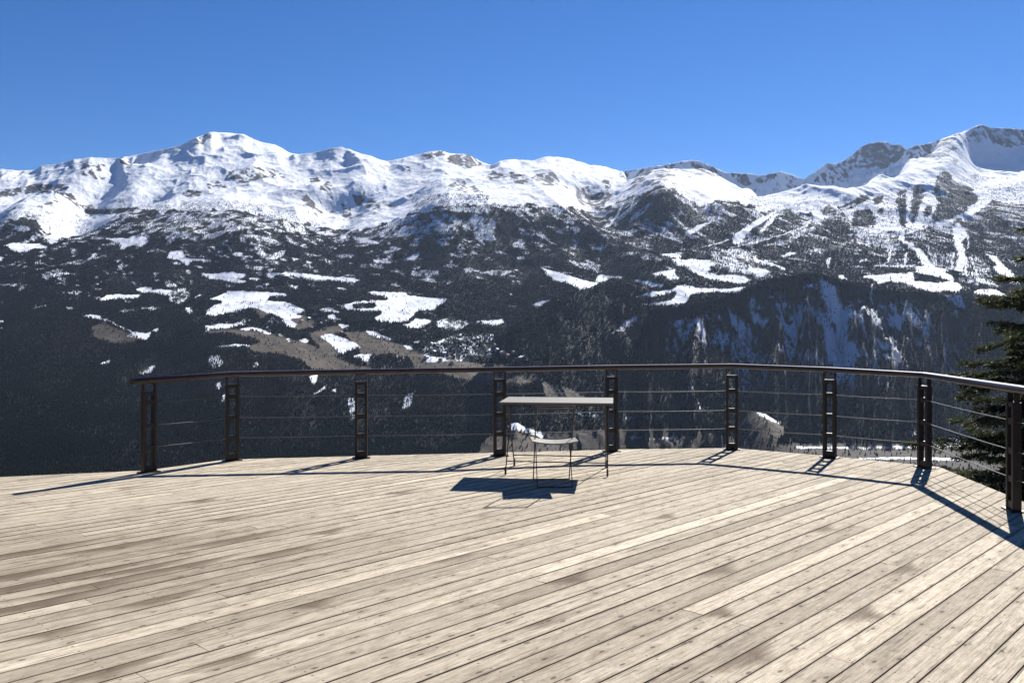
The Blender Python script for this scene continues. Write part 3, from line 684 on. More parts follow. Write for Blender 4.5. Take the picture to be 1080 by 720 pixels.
snow = np.maximum(snow, dust*0.75); tree = np.where(dust > 0.1, tree*0.5, tree)
hi = (V < np.interp(UU, [p[0] for p in TREELINE], [p[1] for p in TREELINE])) & (YY > 4000)
warp2 = fbm(XX/500, YY/500, 3, 190)*160
# wind-blown ribs of bare stone on the high snow
rib = ridged((XX+warp2)/300, (YY*0.8-XX*0.5)/330, 5, 171, 0.6)
patchy = np.clip(0.45+1.6*fbm(XX/420, YY/520, 3, 197), 0, 1)
fine = ridged((XX*0.8+YY*0.6+warp2*0.5)/70, (YY*0.8-XX*0.6)/150, 4, 177, 0.6)
bare = (np.clip((rib-0.62)*4, 0, 1)*0.5+np.clip((fine-0.50)*4, 0, 1)*0.75*patchy)*hi
rock_shade = np.clip(rock_shade+0.55*(rock_shade > 0)*fbm(XX/50, YY/80, 4, 198, 0.6), 0, 1)
snow = np.clip(snow+0.9*(rock_shade > 0.05)*np.clip(1.7*fbm((XX+YY)/34, (YY-XX)/75, 5, 199, 0.65), -1, 1), 0, 1)
snow = np.clip(snow-bare*0.8, 0, 1); rock_shade = np.maximum(rock_shade, bare)
near = YY < 1500
snow = np.where(near, np.where(fbm(XX/25, YY/25, 3, 9) > 0.35, 0.8, 0), snow); soil = np.where(near, 0.6, soil); tree = np.where(near, 0.5, tree)

verts = np.stack([XX, YY, Z], -1).reshape(-1, 3)
idx = np.arange(NR*NC).reshape(NR, NC)
faces = np.stack([idx[:-1, :-1], idx[:-1, 1:], idx[1:, 1:], idx[1:, :-1]], -1).reshape(-1, 4)
cover = np.stack([snow, soil, rock_shade, np.ones_like(snow)], -1).reshape(-1, 4)
# the hillside at the back of the terrace closes the sheet all round
sel = np.unique(np.concatenate([np.arange(0, 90, 3), np.arange(90, NR, 40), [NR-1]]))
aR = math.atan2(T[-1], 1); aL = math.atan2(T[0], 1)+2*math.pi
ang = np.linspace(aR, aL, 44)
Rr = yc[sel]
bt = np.linspace(0, 1, 44)[None, :]
rad = Rr[:, None]*(math.hypot(1, T[-1])*(1-bt)+math.hypot(1, T[0])*bt)
zb = Z[sel, -1][:, None]*(1-bt)+Z[sel, 0][:, None]*bt
up = np.clip((rad-9)*0.22, 0, 700)+340*np.clip(rad/1200, 0, 1)
zb = zb+np.sin(np.pi*bt)**0.7*(up+fbm(np.cos(ang)[None, :]*rad/300, np.sin(ang)[None, :]*rad/300, 4, 7)*0.06*rad*np.clip((rad-60)/300, 0, 1))
bverts = np.stack([np.sin(ang)[None, :]*rad, np.cos(ang)[None, :]*rad, zb], -1).reshape(-1, 3)
bi = np.arange(len(sel)*44).reshape(len(sel), 44)+len(verts)
bfaces = np.stack([bi[:-1, :-1], bi[:-1, 1:], bi[1:, 1:], bi[1:, :-1]], -1).reshape(-1, 4)
bcov = np.zeros((len(bverts), 4), np.float32); bcov[:, 0] = 0.0; bcov[:, 1] = 0.4; bcov[:, 3] = 1
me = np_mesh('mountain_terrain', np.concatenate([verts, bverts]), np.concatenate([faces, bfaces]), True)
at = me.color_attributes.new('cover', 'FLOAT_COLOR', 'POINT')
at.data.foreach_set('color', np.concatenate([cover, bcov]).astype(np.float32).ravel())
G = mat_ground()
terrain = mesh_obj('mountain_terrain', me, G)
tag(terrain, kind='structure')

def ground_z(x, y):
    u = U0+F*x/y
    c = np.interp(u, uc, np.arange(NC)); r = np.interp(y, yc, np.arange(NR))
    c0 = int(min(c, NC-2)); r0 = int(min(r, NR-2)); fc, fr = c-c0, r-r0
    return float(Z[r0, c0]*(1-fc)*(1-fr)+Z[r0, c0+1]*fc*(1-fr)+Z[r0+1, c0]*(1-fc)*fr+Z[r0+1, c0+1]*fc*fr)

def locate(u, v):
    """first ground point met at bearing u and height angle v"""
    c = int(np.argmin(np.abs(uc-u)))
    r = np.nonzero((V[:, c] <= v) & (yc > 1500))[0]
    r = r[0] if len(r) else NR-1
    return (float(XX[r, c]), float(YY[r, c]), float(Z[r, c]))

# ------------------------------------------------------------------ far woods (one uncountable mass)
vis = np.minimum.accumulate(np.where(YY > 1500, V, 999), axis=0)
seen = (V <= vis+4) & (YY > 1550) & (YY < 6900)
clump = np.clip(0.9+0.6*fbm(XX/110, YY/150, 4, 201), 0.4, 1.3)
dy = np.gradient(yc)[:, None]; dx = (np.gradient(uc)/F)[None, :]*YY
wgt = dy*dx*np.clip(tree, 0, 1.2)*clump*seen*(UU > -90)*(UU < 1170)*np.clip(3600/YY, 0.45, 1.6)
cum = np.cumsum(wgt.ravel()); NT_ = 480000
pick = np.searchsorted(cum, RNG.random(NT_)*cum[-1])
pr_, pc_ = np.unravel_index(np.clip(pick, 0, NR*NC-1), (NR, NC))
pr_ = np.minimum(pr_, NR-2); pc_ = np.minimum(pc_, NC-2)
fr, fc = RNG.random(NT_), RNG.random(NT_)
def bil(A): return A[pr_, pc_]*(1-fr)*(1-fc)+A[pr_+1, pc_]*fr*(1-fc)+A[pr_, pc_+1]*(1-fr)*fc+A[pr_+1, pc_+1]*fr*fc
tx, ty, tz = bil(XX), bil(YY), bil(Z)
hh = RNG.uniform(5, 12.5, NT_)*np.interp(ty, [1500, 4800, 6000], [1.0, 0.95, 0.6]); rr = hh*RNG.uniform(0.15, 0.24, NT_)
larch = np.clip(0.5+0.55*fbm(tx/420, ty/420, 3, 231)+RNG.normal(0, 0.10, NT_)+np.interp(ty, [2400, 5000], [-0.05, 0.22]), 0, 1)
NS = 5
a0 = RNG.uniform(0, 2*np.pi, NT_)
tv = np.zeros((NT_, NS*2+1, 3), np.float32)
for k in range(NS):
    a = a0+2*np.pi*k/NS
    j = RNG.uniform(0.75, 1.25, NT_)
    tv[:, k, 0] = tx+np.cos(a)*rr*j; tv[:, k, 1] = ty+np.sin(a)*rr*j; tv[:, k, 2] = tz+hh*0.10
    a2 = a+np.pi/NS
    tv[:, NS+k, 0] = tx+np.cos(a2)*rr*j*0.6; tv[:, NS+k, 1] = ty+np.sin(a2)*rr*j*0.6; tv[:, NS+k, 2] = tz+hh*0.52
tv[:, 2*NS, 0] = tx; tv[:, 2*NS, 1] = ty; tv[:, 2*NS, 2] = tz+hh
b = (np.arange(NT_)*(2*NS+1))[:, None]
ft = []
for k in range(NS):
    k2 = (k+1) % NS
    ft += [b+np.array([[k, k2, NS+k]]), b+np.array([[NS+k, k2, NS+k2]]), b+np.array([[NS+k, NS+k2, 2*NS]])]
ft = np.concatenate(ft, 0)
fm = np_mesh('conifer_forest', tv.reshape(-1, 3), ft)
ta = fm.attributes.new('tone', 'FLOAT', 'POINT')
ta.data.foreach_set('value', np.repeat(larch, 2*NS+1).astype(np.float32))
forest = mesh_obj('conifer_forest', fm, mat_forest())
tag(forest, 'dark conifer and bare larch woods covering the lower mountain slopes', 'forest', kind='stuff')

# ------------------------------------------------------------------ far houses
M_PALE = mat_plain('pale_render_wall', (0.62, 0.58, 0.52)); M_CREAM = mat_plain('cream_wall', (0.55, 0.46, 0.34)); M_BROWN = mat_plain('timber_wall', (0.17, 0.11, 0.075))
M_SLATE = mat_plain('grey_roof', (0.16, 0.15, 0.15)); M_SNOWROOF = mat_plain('snowy_roof', (0.82, 0.84, 0.88), var=0.06); M_RUST = mat_plain('red_brown_roof', (0.24, 0.12, 0.08))
M_DARKGLASS = mat_plain('dark_window', (0.03, 0.03, 0.04), 0.2)
def house_mesh(w, l, h, rise, wall, roof):
    bm = bmesh.new()
    hw, hl, ov = w/2, l/2, 0.8
    vs = [bm.verts.new(p) for p in [(-hw,-hl,-4),(hw,-hl,-4),(hw,hl,-4),(-hw,hl,-4),(-hw,-hl,h),(hw,-hl,h),(hw,hl,h),(-hw,hl,h),(0,-hl,h+rise),(0,hl,h+rise)]]
    for q in [(0,1,5,8,4),(2,3,7,9,6),(1,2,6,5),(3,0,4,7)]: bm.faces.new([vs[i] for i in q])
    ey = -ov*rise/hw
    for s in (-1, 1):
        t = 0.45
        p = [(0,-hl-ov,h+rise+.15),(0,hl+ov,h+rise+.15),(s*(hw+ov),hl+ov,h+ey+.15),(s*(hw+ov),-hl-ov,h+ey+.15)]
        lo = [bm.verts.new(a) for a in p]; hi_ = [bm.verts.new((a[0], a[1], a[2]+t)) for a in p]
        fs = [bm.faces.new(lo), bm.faces.new(hi_)]+[bm.faces.new((lo[i], lo[(i+1)%4], hi_[(i+1)%4], hi_[i])) for i in range(4)]
        for f in fs: f.material_index = 1
    # window openings as dark recess panels standing 3 cm proud
    nwin = max(2, int(l/4))
    for s in (-1, 1):
        for i in range(nwin):
            y = -hl+(i+.5)*l/nwin
            for zz in ([1.6, 4.4] if h > 5 else [1.6]):
                r = bmesh.ops.create_cube(bm, size=1.0)
                bmesh.ops.transform(bm, matrix=Matrix.Translation((s*hw, y, zz)) @ Matrix.Diagonal((.06, 1.2, 1.4, 1)), verts=r['verts'])
                for f in {f for v in r['verts'] for f in v.link_faces}: f.material_index = 2
            r = None
    for i in (-1, 1):
        for zz in ([1.6, 4.4] if h > 5 else [1.6]):
            r = bmesh.ops.create_cube(bm, size=1.0)
            bmesh.ops.transform(bm, matrix=Matrix.Translation((i*w*.22, -hl, zz)) @ Matrix.Diagonal((1.2, .06, 1.4, 1)), verts=r['verts'])
            for f in {f for v in r['verts'] for f in v.link_faces}: f.material_index = 2
    bmesh.ops.recalc_face_normals(bm, faces=bm.faces[:])
    me = bpy.data.meshes.new('village_house'); bm.to_mesh(me); bm.free()
    for m in (wall, roof, M_DARKGLASS): me.materials.append(m)
    return me
house_kinds = [house_mesh(9, 12, 6.2, 3.6, M_PALE, M_SLATE), house_mesh(10, 14, 6.5, 4.2, M_CREAM, M_RUST), house_mesh(9, 11, 5.5, 3.6, M_BROWN, M_SNOWROOF), house_mesh(11, 16, 7, 4, M_PALE, M_SNOWROOF)]
VILLAGE = [(458,372),(463,367),(468,374),(471,364),(474,378),(478,370),(482,362),(484,375),(487,367),(490,380),(492,358),(494,371),(497,363),(499,377),(501,368),(503,358),(505,373),(507,362),(509,379),(511,367),(513,356),(515,372),(517,361),(519,377),(521,366),(450,378),(446,371),(455,364),(524,371),(530,374),(536,377),(541,373),(464,381),(477,383)]
hrng = random.Random(5)
for i, (u, v) in enumerate(VILLAGE):
    x, y, z = locate(u, v)
    kd = hrng.choice([0, 0, 1, 3, 3, 3])
    o = bpy.data.objects.new('village_house', house_kinds[kd]); col.objects.link(o)
    o.location = (x, y, z); o.rotation_euler = (0, 0, hrng.uniform(-0.9, 0.9))
    o.scale = [hrng.uniform(0.8, 1.15)]*3
    tag(o, 'tiny pale house of the crowded village on the shelf across the valley', 'house', 'houses of the crowded far village')
HAMLET = [(318,340),(326,337),(329,347),(338,342),(343,348),(352,341),(331,333),(360,352),(366,349)]
for u, v in HAMLET:
    x, y, z = locate(u, v)
    o = bpy.data.objects.new('village_house', house_kinds[hrng.choice([0, 1, 2])]); col.objects.link(o)
    o.location = (x, y, z); o.rotation_euler = (0, 0, hrng.uniform(-0.9, 0.9)); o.scale = [hrng.uniform(0.9, 1.2)]*3
    tag(o, 'tiny farmhouse of the hamlet beside the brown fields left of the village', 'house', 'houses of the hamlet by the fields')
x, y, z = locate(551, 380)
o = mesh_obj('chalet', house_mesh(19, 24, 9, 5.5, M_BROWN, M_SNOWROOF)); o.location = (x, y, z); o.rotation_euler = (0, 0, 0.5)
tag(o, 'large brown chalet with a bright snowy roof at the right end of the village', 'house')
for u, v in [(1004,465),(1009,466),(998,467),(1014,467)]:
    x, y, z = locate(u, v+1)
    o = bpy.data.objects.new('valley_house', house_kinds[3]); col.objects.link(o); o.location = (x, y, z); o.rotation_euler = (0, 0, hrng.uniform(-.6, .6))
    tag(o, 'tiny white roofed house beside the pale strip on the valley floor', 'house', 'houses on the valley floor')

# ------------------------------------------------------------------ terrace
ANG = R(43.7)                                   # the boards run away to the right
ax_a = Vector((math.sin(ANG), math.cos(ANG))); ax_b = Vector((math.cos(ANG), -math.sin(ANG)))
EDGE = [(-5.33, 8.9), (-3.99, 9.33), (-3.38, 10.14), (-1.83, 10.42), (1.27, 11.0), (2.87, 11.14), (3.92, 10.40), (4.79, 9.57), (4.53, 7.4), (4.13, 5.0), (2.7, -3.5)]
CONVEX = [[(-3.99, 9.33), (-3.38, 10.14), (-1.83, 10.42), (1.27, 11.0), (2.87, 11.14), (3.92, 10.40), (4.79, 9.57), (4.53, 7.4), (4.13, 5.0), (2.7, -3.5), (-3.99, -3.5)],
          [(-13, 6.45), (-5.33, 8.9), (-3.99, 9.33), (-3.99, -3.5), (-13, -3.5)]]
def clip_half(poly, a, b):
    out = []
    n = len(poly)
    def side(p): return (b[0]-a[0])*(p[1]-a[1])-(b[1]-a[1])*(p[0]-a[0])
    for i in range(n):
        p, q = poly[i], poly[(i+1) % n]
        sp, sq = side(p), side(q)
        if sp <= 0: out.append(p)
        if (sp < 0 < sq) or (sq < 0 < sp):
            t = sp/(sp-sq); out.append((p[0]+t*(q[0]-p[0]), p[1]+t*(q[1]-p[1])))
    return out
def clip_convex(poly, cv):           # cv clockwise
    for i in range(len(cv)):
        poly = clip_half(poly, cv[i], cv[(i+1) % len(cv)])
        if len(poly) < 3: return []
    return poly
PITCH, GAP, THICK = 0.141, 0.008, 0.032
brng = random.Random(3)
bverts_, bfaces_, buv, btone, bstain = [], [], [], [], []
# worn damp places seen on the photograph, in terrace coordinates (x, y, half length)
def onfloor(u, v): y = EYE*F/(v-HZ); return ((u-U0)/F*y, y)
STAINS = [(onfloor(*p), L) for p, L in [((30,583),.9),((140,575),.9),((60,610),1.0),((250,570),.8),((15,622),.7),((150,600),.6),((345,560),.30),((175,636),.45),((590,656),.22),((770,604),.35),((910,648),.30),((760,648),.2),((120,708),.4),((700,545),.25),((245,548),.3),((100,615),.9),((30,640),.9),((300,585),.5),((345,640),.25),((800,695),.4),((240,700),.3),((430,520),.35),((210,528),.3),((140,513),.3),((950,600),.3),((480,588),.25),((610,612),.3),((880,560),.25),((20,605),.6),((200,600),.6),((60,665),.3)]]
for k in range(-84, 84):
    b0 = k*PITCH; b1 = b0+PITCH-GAP
    a = -16+brng.uniform(0, 3)
    while a < 18:
        ln = brng.choice([3.0, 3.9, 4.5, 4.5, 5.1])
        e = a+ln-0.003
        rect = [(a, b0), (a, b1), (e, b1), (e, b0)]
        rect_w = [tuple(ax_a*p[0]+ax_b*p[1]) for p in rect]
        if sum((rect_w[i][0]*rect_w[(i+1)%4][1]-rect_w[(i+1)%4][0]*rect_w[i][1]) for i in range(4)) > 0: rect_w.reverse()
        tone = min(1, max(0, brng.gauss(0.56, 0.17))); 
        if brng.random() < 0.035: tone = brng.uniform(0.85, 1.0)
        off = brng.uniform(0, 500); dz0 = brng.gauss(0, 0.0005); cup = brng.gauss(0, 0.0012)
        for cv in CONVEX:
            pl = clip_convex(rect_w, cv)
            if len(pl) < 3: continue
            # cut along the length so stains can vary inside a board
            ab = [(Vector(p).dot(ax_a), Vector(p).dot(ax_b)) for p in pl]
            lo = min(p[0] for p in ab); hi_ = max(p[0] for p in ab)
            nseg = max(1, int((hi_-lo)/0.22))
            for s in range(nseg):
                s0 = lo+(hi_-lo)*s/nseg; s1 = lo+(hi_-lo)*(s+1)/nseg
                q = ab
                for lim, sg in ((s0, 1), (s1, -1)):
                    o2 = []
                    for i in range(len(q)):
                        p1, p2 = q[i], q[(i+1) % len(q)]
                        d1, d2 = sg*(p1[0]-lim), sg*(p2[0]-lim)
                        if d1 >= 0: o2.append(p1)
                        if d1*d2 < 0:
                            t = d1/(d1-d2); o2.append((lim, p1[1]+t*(p2[1]-p1[1])))
                    q = o2
                    if len(q) < 3: break
                if len(q) < 3: continue
                i0 = len(bverts_)
                for p in q:
                    w = ax_a*p[0]+ax_b*p[1]
                    bverts_.append((w.x, w.y, dz0+cup*((p[1]-b0)/PITCH-0.5)))
                    st = 0.0
                    for (sx, sy), L in STAINS:
                        da = (w.x-sx)*ax_a.x+(w.y-sy)*ax_a.y; db = abs(((ax_a*0+ax_b*(b0+PITCH/2)).dot(ax_b))-(sx*ax_b.x+sy*ax_b.y))
                        if db < PITCH*0.55: st = max(st, 1-abs(da)/L)
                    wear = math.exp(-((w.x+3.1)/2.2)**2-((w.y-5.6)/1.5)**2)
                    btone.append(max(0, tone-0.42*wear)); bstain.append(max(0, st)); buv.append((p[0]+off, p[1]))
                n = len(q)
                for p in q:
                    w = ax_a*p[0]+ax_b*p[1]
                    bverts_.append((w.x, w.y, dz0-THICK)); btone.append(tone); bstain.append(0); buv.append((p[0]+off, p[1]+0.04))
                bfaces_.append([i0+j for j in range(n)])
                for j in range(n):
                    p1, p2 = q[j], q[(j+1) % n]
                    if abs(p1[0]-p2[0]) < 1e-6 and (abs(p1[0]-s0) < 1e-6 and s > 0 or abs(p1[0]-s1) < 1e-6 and s < nseg-1): continue
                    bfaces_.append([i0+j, i0+n+j, i0+n+(j+1) % n, i0+(j+1) % n])
        a += ln
me = bpy.data.meshes.new('timber_deck')
me.from_pydata(bverts_, [], bfaces_)
uvl = me.uv_layers.new(name='along')
li = np.zeros(len(me.loops), np.int32); me.loops.foreach_get('vertex_index', li)
uvl.data.foreach_set('uv', np.array(buv, np.float32)[li].ravel())
uv2 = me.uv_layers.new(name='fix')
bv2 = np.array(bverts_, np.float32)[:, :2]
fixuv = np.stack([bv2 @ np.array(ax_a), bv2 @ np.array(ax_b)], -1).astype(np.float32)
uv2.data.foreach_set('uv', fixuv[li].ravel())
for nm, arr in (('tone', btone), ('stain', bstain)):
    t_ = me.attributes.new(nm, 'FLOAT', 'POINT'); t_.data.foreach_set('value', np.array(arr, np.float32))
bm = bmesh.new(); bm.from_mesh(me); bmesh.ops.recalc_face_normals(bm, faces=bm.faces[:]); 
for f in bm.faces:
    if abs(f.normal.z) > 0.9 and f.normal.z < 0: f.normal_flip()
bm.to_mesh(me); bm.free()
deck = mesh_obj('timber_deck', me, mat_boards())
tag(deck, kind='structure')
# joists, edge boards and posts below carry the terrace
M_JOIST = mat_wood('joist_wood', (0.05, 0.04, 0.03), (0.12, 0.095, 0.075), (3, 30, 30))
bm = bmesh.new()
for j in range(-18, 12):
    c0 = j*0.6
    # joists lie across the boards
    line = [tuple(ax_a*(c0-.03)+ax_b*-14), tuple(ax_a*(c0-.03)+ax_b*14), tuple(ax_a*(c0+.03)+ax_b*14), tuple(ax_a*(c0+.03)+ax_b*-14)]
    if sum((line[i][0]*line[(i+1)%4][1]-line[(i+1)%4][0]*line[i][1]) for i in range(4)) > 0: line.reverse()
    for ci, cv in enumerate(CONVEX):
        pl = clip_convex(line, cv)
        if len(pl) < 3: continue
        top = [bm.verts.new((p[0], p[1], -THICK-.006)) for p in pl]; bot = [bm.verts.new((p[0], p[1], -THICK-.18)) for p in pl]
        bm.faces.new(top); bm.faces.new(bot[::-1])
        for i in range(len(pl)): bm.faces.new((top[i], top[(i+1) % len(pl)], bot[(i+1) % len(pl)], bot[i]))
for (x0, y0), (x1, y1) in zip(EDGE[:-1], EDGE[1:]):
    d = Vector((x1-x0, y1-y0)); L = d.length; nrm = Vector((-d.y, d.x)).normalized()
    c = Vector(((x0+x1)/2, (y0+y1)/2))-nrm*0.03
    box(bm, (c.x, c.y, -0.135), (L+.02, 0.035, 0.2), Matrix.Rotation(math.atan2(d.y, d.x), 3, 'Z'))
for x, y in [(-9, 6.6), (-5, 8.3), (-1.8, 9.7), (1.3, 10.3), (3.6, 9.6), (3.9, 6.0), (3.2, 1.5), (0, 5), (-5, 4), (-9, 2), (0, 0), (-5, -1)]:
    zg = -2.6-0.335*max(y, 0)-0.8
    box(bm, (x, y, (zg-.22)/2), (.16, .16, -zg-.22+.02))
sub = bm_obj('timber_deck_substructure', bm, M_JOIST)
tag(sub, kind='structure')

# ------------------------------------------------------------------ railing
M_STEEL = mat_metal('brown_painted_steel', (0.010, 0.0085, 0.008), (0.026, 0.018, 0.015), 0.5)
M_RAIL = mat_metal('brown_handrail', (0.032, 0.021, 0.018), (0.062, 0.039, 0.033), 0.33, 9)
M_CABLE = mat_metal('steel_cable', (0.06, 0.056, 0.054), (0.13, 0.122, 0.118), 0.45, 40)
POSTS = [(157,498.0,398.0),(245,485.6,391.5),(381,483.0,389.0),(527,480.5,386.8),(645,476.0,384.6),(772,474.0,383.2),(875,482.5,387.0),(975,493.0,392.5),(1069,538.0,405.5)]
PP = []
for u, vb, vt in POSTS:
    x, y = onfloor(u, vb)
    h = EYE-(vt-HZ)/F*y
    PP.append(Vector((x, y, h)))
PP.append(Vector((3.78, 4.4, PP[8].z)))
rail = empty('terrace_railing', (PP[4].x, PP[4].y, 0))
tag(rail, 'dark brown steel railing with ladder posts and thin cables along the terrace edge', 'railing')
def rel(v): return (v[0]-PP[4].x, v[1]-PP[4].y, v[2])
# handrail: flat rounded bar swept along the post tops
RW, RH = 0.105, 0.062
prof = []
for i in range(16):
    a = 2*math.pi*i/16
    ca, sa = math.cos(a), math.sin(a)
    prof.append((math.copysign(abs(ca)**0.55, ca)*RW/2, math.copysign(abs(sa)**0.55, sa)*RH/2))
d0 = (PP[1]-PP[0]).normalized()
path = [PP[0]-d0*0.19]+PP[1:]
path[-1] = path[-1]
bm = bmesh.new(); rings = []
for i, p in enumerate(path):
    a = (p-path[i-1]).normalized() if i else (path[1]-p).normalized()
    b_ = (path[i+1]-p).normalized() if i < len(path)-1 else a
    n1 = Vector((-a.y, a.x, 0)).normalized(); n2 = Vector((-b_.y, b_.x, 0)).normalized()
    n = (n1+n2).normalized(); n = n/max(0.5, n.dot(n1))
    rings.append([bm.verts.new(rel(p+n*q[0]+Vector((0, 0, q[1]-RH/2)))) for q in prof])
for r1, r2 in zip(rings[:-1], rings[1:]):
    for k in range(16): bm.faces.new((r1[k], r1[(k+1) % 16], r2[(k+1) % 16], r2[k]))
bm.faces.new(rings[0][::-1]); bm.faces.new(rings[-1])
ho = bm_obj('handrail', bm, M_RAIL, rail)
for f in ho.data.polygons: f.use_smooth = len(f.vertices) == 4
CAB = [0.755, 0.505, 0.27]
PWID, BAR = 0.150, 0.034
dirs = []
for i, p in enumerate(PP):
    a = (p-PP[i-1]).normalized() if i else (PP[1]-p).normalized()
    b_ = (PP[i+1]-p).normalized() if i < len(PP)-1 else a
    d = (a+b_); d.z = 0; dirs.append(d.normalized())
for p, d in zip(PP, dirs):
    rot = Matrix.Rotation(math.atan2(d.y, d.x), 3, 'Z')
    bm = bmesh.new()
    top = p.z-RH-0.085
    zb0 = -0.03
    for s in (-1, 1):
        box(bm, (s*(PWID-BAR)/2, 0, (top+zb0)/2), (BAR, 0.07, top-zb0), bev=0.004)
        box(bm, (s*(PWID/2-0.008), 0, (top-.02+p.z-RH+.01)/2), (0.010, 0.045, p.z-RH+.01-top+.02))
    iw = PWID-2*BAR-0.002
    for zc_, hz in ((top-0.022, 0.04), (CAB[0], 0.055), (CAB[1], 0.055), (CAB[2], 0.055), (0.05, 0.07)):
        box(bm, (0, 0, zc_), (iw, 0.058, hz), bev=0.003)
    box(bm, (0, 0, p.z-RH-0.004), (PWID*0.75, 0.05, 0.008))
    box(bm, (0, 0, 0.006), (PWID+0.06, 0.12, 0.012), bev=0.002)
    bmesh.ops.transform(bm, matrix=Matrix.Translation(Vector(rel((p.x, p.y, 0)))) @ rot.to_4x4(), verts=bm.verts[:])
    bm_obj('post', bm, M_STEEL, rail)
for h in CAB:
    bm = bmesh.new()
    pts = []
    for i, p in enumerate(PP):
        pts.append(rel((p.x, p.y, h)))
        if i < len(PP)-1:
            q = PP[i+1]; sag = 0.003+0.004*(p-q).length/3
            for t in (.25, .5, .75): pts.append(rel((p.x+(q.x-p.x)*t, p.y+(q.y-p.y)*t, h-4*sag*t*(1-t))))
    tube(bm, pts, 0.0045, 6)
    bm_obj('cable', bm, M_CABLE, rail, True)

# ------------------------------------------------------------------ table
M_TOP = mat_wood('bleached_table_wood', (0.13, 0.118, 0.098), (0.25, 0.228, 0.192), (2.0, 26, 26))
M_IRON = mat_metal('dark_iron', (0.022, 0.018, 0.016), (0.06, 0.045, 0.038), 0.5, 30)
TH, TW, TD = 0.775, 1.19, 0.76
tab = empty('folding_table', (0.50, 9.26, 0), R(-7.0))
tag(tab, 'long narrow garden table with pale planked top and thin iron legs', 'table')
bm = bmesh.new()
np_ = 6; pw = TD/np_
for i in range(np_):
    box(bm, (0, -TD/2+pw*(i+.5), TH-.010), (TW-brng.uniform(0, .008), pw-.005, 0.020), bev=0.003)
bm_obj('tabletop', bm, M_TOP, tab)
bm = bmesh.new()
for y in (-TD/2+.05, TD/2-.05): box(bm, (0, y, TH-.020-.0085), (TW-.1, 0.025, 0.016))
for x in (-TW/2+.11, TW/2-.11): box(bm, (x, 0, TH-.020-.009), (0.025, TD-.131, 0.017))
bm_obj('apron_frame', bm, M_IRON, tab)
for sx in (-1, 1):
    x = sx*(TW/2-.07)
    for sy, dx in ((-1, 0.011), (1, -0.011)):
        bm = bmesh.new()
        tube(bm, [(x+dx*sx, sy*.30, 0.004), (x+dx*sx, sy*.285, 0.05), (x+dx*sx, -sy*.26, TH-.045)], [0.010, 0.0068, 0.0062], 8)
        box(bm, (x+dx*sx, sy*.297, 0.045), (0.020, 0.022, 0.08), Matrix.Rotation(sy*-0.0, 3, 'X'))
        bm_obj('leg', bm, M_IRON, tab)
for sy in (-1, 1):
    bm = bmesh.new(); tube(bm, [(-(TW/2-.07), sy*.235, 0.135), (TW/2-.07, sy*.235, 0.135)], 0.006, 8); bm_obj('crossbar', bm, M_IRON, tab)

# ------------------------------------------------------------------ folding chair, its back towards the camera
M_SLAT = mat_wood('bleached_chair_slat', (0.22, 0.20, 0.17), (0.36, 0.335, 0.29), (30, 4, 30))
ch = empty('folding_chair', (0.41, 8.4, 0), R(2))
tag(ch, 'small folding bistro chair with a curved pale slatted seat in front of the table', 'chair')
HWd = 0.183
for s in (-1, 1):
    bm = bmesh.new(); tube(bm, [(s*HWd, .30, 0.008), (s*HWd, 0.02, .45), (s*HWd, -.19, .775), (s*HWd, -.205, .80)], [.0055, .0055, .008, .008], 8); bm_obj('long_leg', bm, M_IRON, ch)
    bm = bmesh.new(); tube(bm, [(s*(HWd-.013), -.15, 0.008), (s*(HWd-.013),   .155, .445)], .0045, 8); bm_obj('short_leg', bm, M_IRON, ch)
for nm, y, z, w in (('foot_bar', .30, .012, HWd), ('foot_bar', -.145, .012, HWd-.013)):
    bm = bmesh.new(); tube(bm, [(-w, y, z), (w, y, z)], .0055, 8); bm_obj(nm, bm, M_IRON, ch)
for y, z in ((-.192, .785), (-.146, .705)):
    pass
def curved_slat(y0, y1, z, half, dip, t, n=10):
    bm = bmesh.new(); prev = None
    for i in range(n+1):
        x = -half+2*half*i/n; zz = z-dip*(1-(x/half)**2)
        r = [bm.verts.new((x, y0, zz)), bm.verts.new((x, y1, zz)), bm.verts.new((x, y1, zz-t)), bm.verts.new((x, y0, zz-t))]
        if prev:
            for k in range(4): bm.faces.new((prev[k], prev[(k+1) % 4], r[(k+1) % 4], r[k]))
        else: bm.faces.new(r)
        prev = r
    bm.faces.new(prev[::-1])
    return bm
for i in range(6):
    y0 = -.19+i*.06
    bm_obj('seat_slat', curved_slat(y0, y0+.05, .462, .222, .024, .014), M_SLAT, ch)
for z, y in ((.794, -.200), (.766, -.184)):
    bm = bmesh.new(); tube(bm, [(-HWd, y, z), (-HWd*.5, y-.012, z), (0, y-.016, z), (HWd*.5, y-.012, z), (HWd, y, z)], .0085, 8); bm_obj('back_bar', bm, M_IRON, ch)

# ------------------------------------------------------------------ spruce beside the terrace
M_BARK = mat_plain('spruce_bark', (0.09, 0.065, 0.05), 0.9, 0.4, 9)
k = NT('spruce_needles'); a_ = k.attr('tone')
k.l.new(k.ramp(a_.outputs['Fac'], [(0.0, (0.022, 0.034, 0.016)), (0.6, (0.046, 0.058, 0.026)), (1.0, (0.09, 0.092, 0.04))]), k.b.inputs['Base Color'])
k.b.inputs['Roughness'].default_value = 0.6; k.b.inputs['Specular IOR Level'].default_value = 0.25
tr = k.add('ShaderNodeBsdfTranslucent'); k.l.new(k.b.inputs['Base Color'].links[0].from_socket, tr.inputs['Color'])
mx = k.add('ShaderNodeMixShader'); mx.inputs[0].default_value = 0.4; k.l.new(k.b.outputs[0], mx.inputs[1]); k.l.new(tr.outputs[0], mx.inputs[2]); k.l.new(mx.outputs[0], k.n['Material Output'].inputs[0])
M_NEEDLE = k.m
TX, TY = 10.85, 16.0
gz = ground_z(TX, TY)
TOP = 5.6
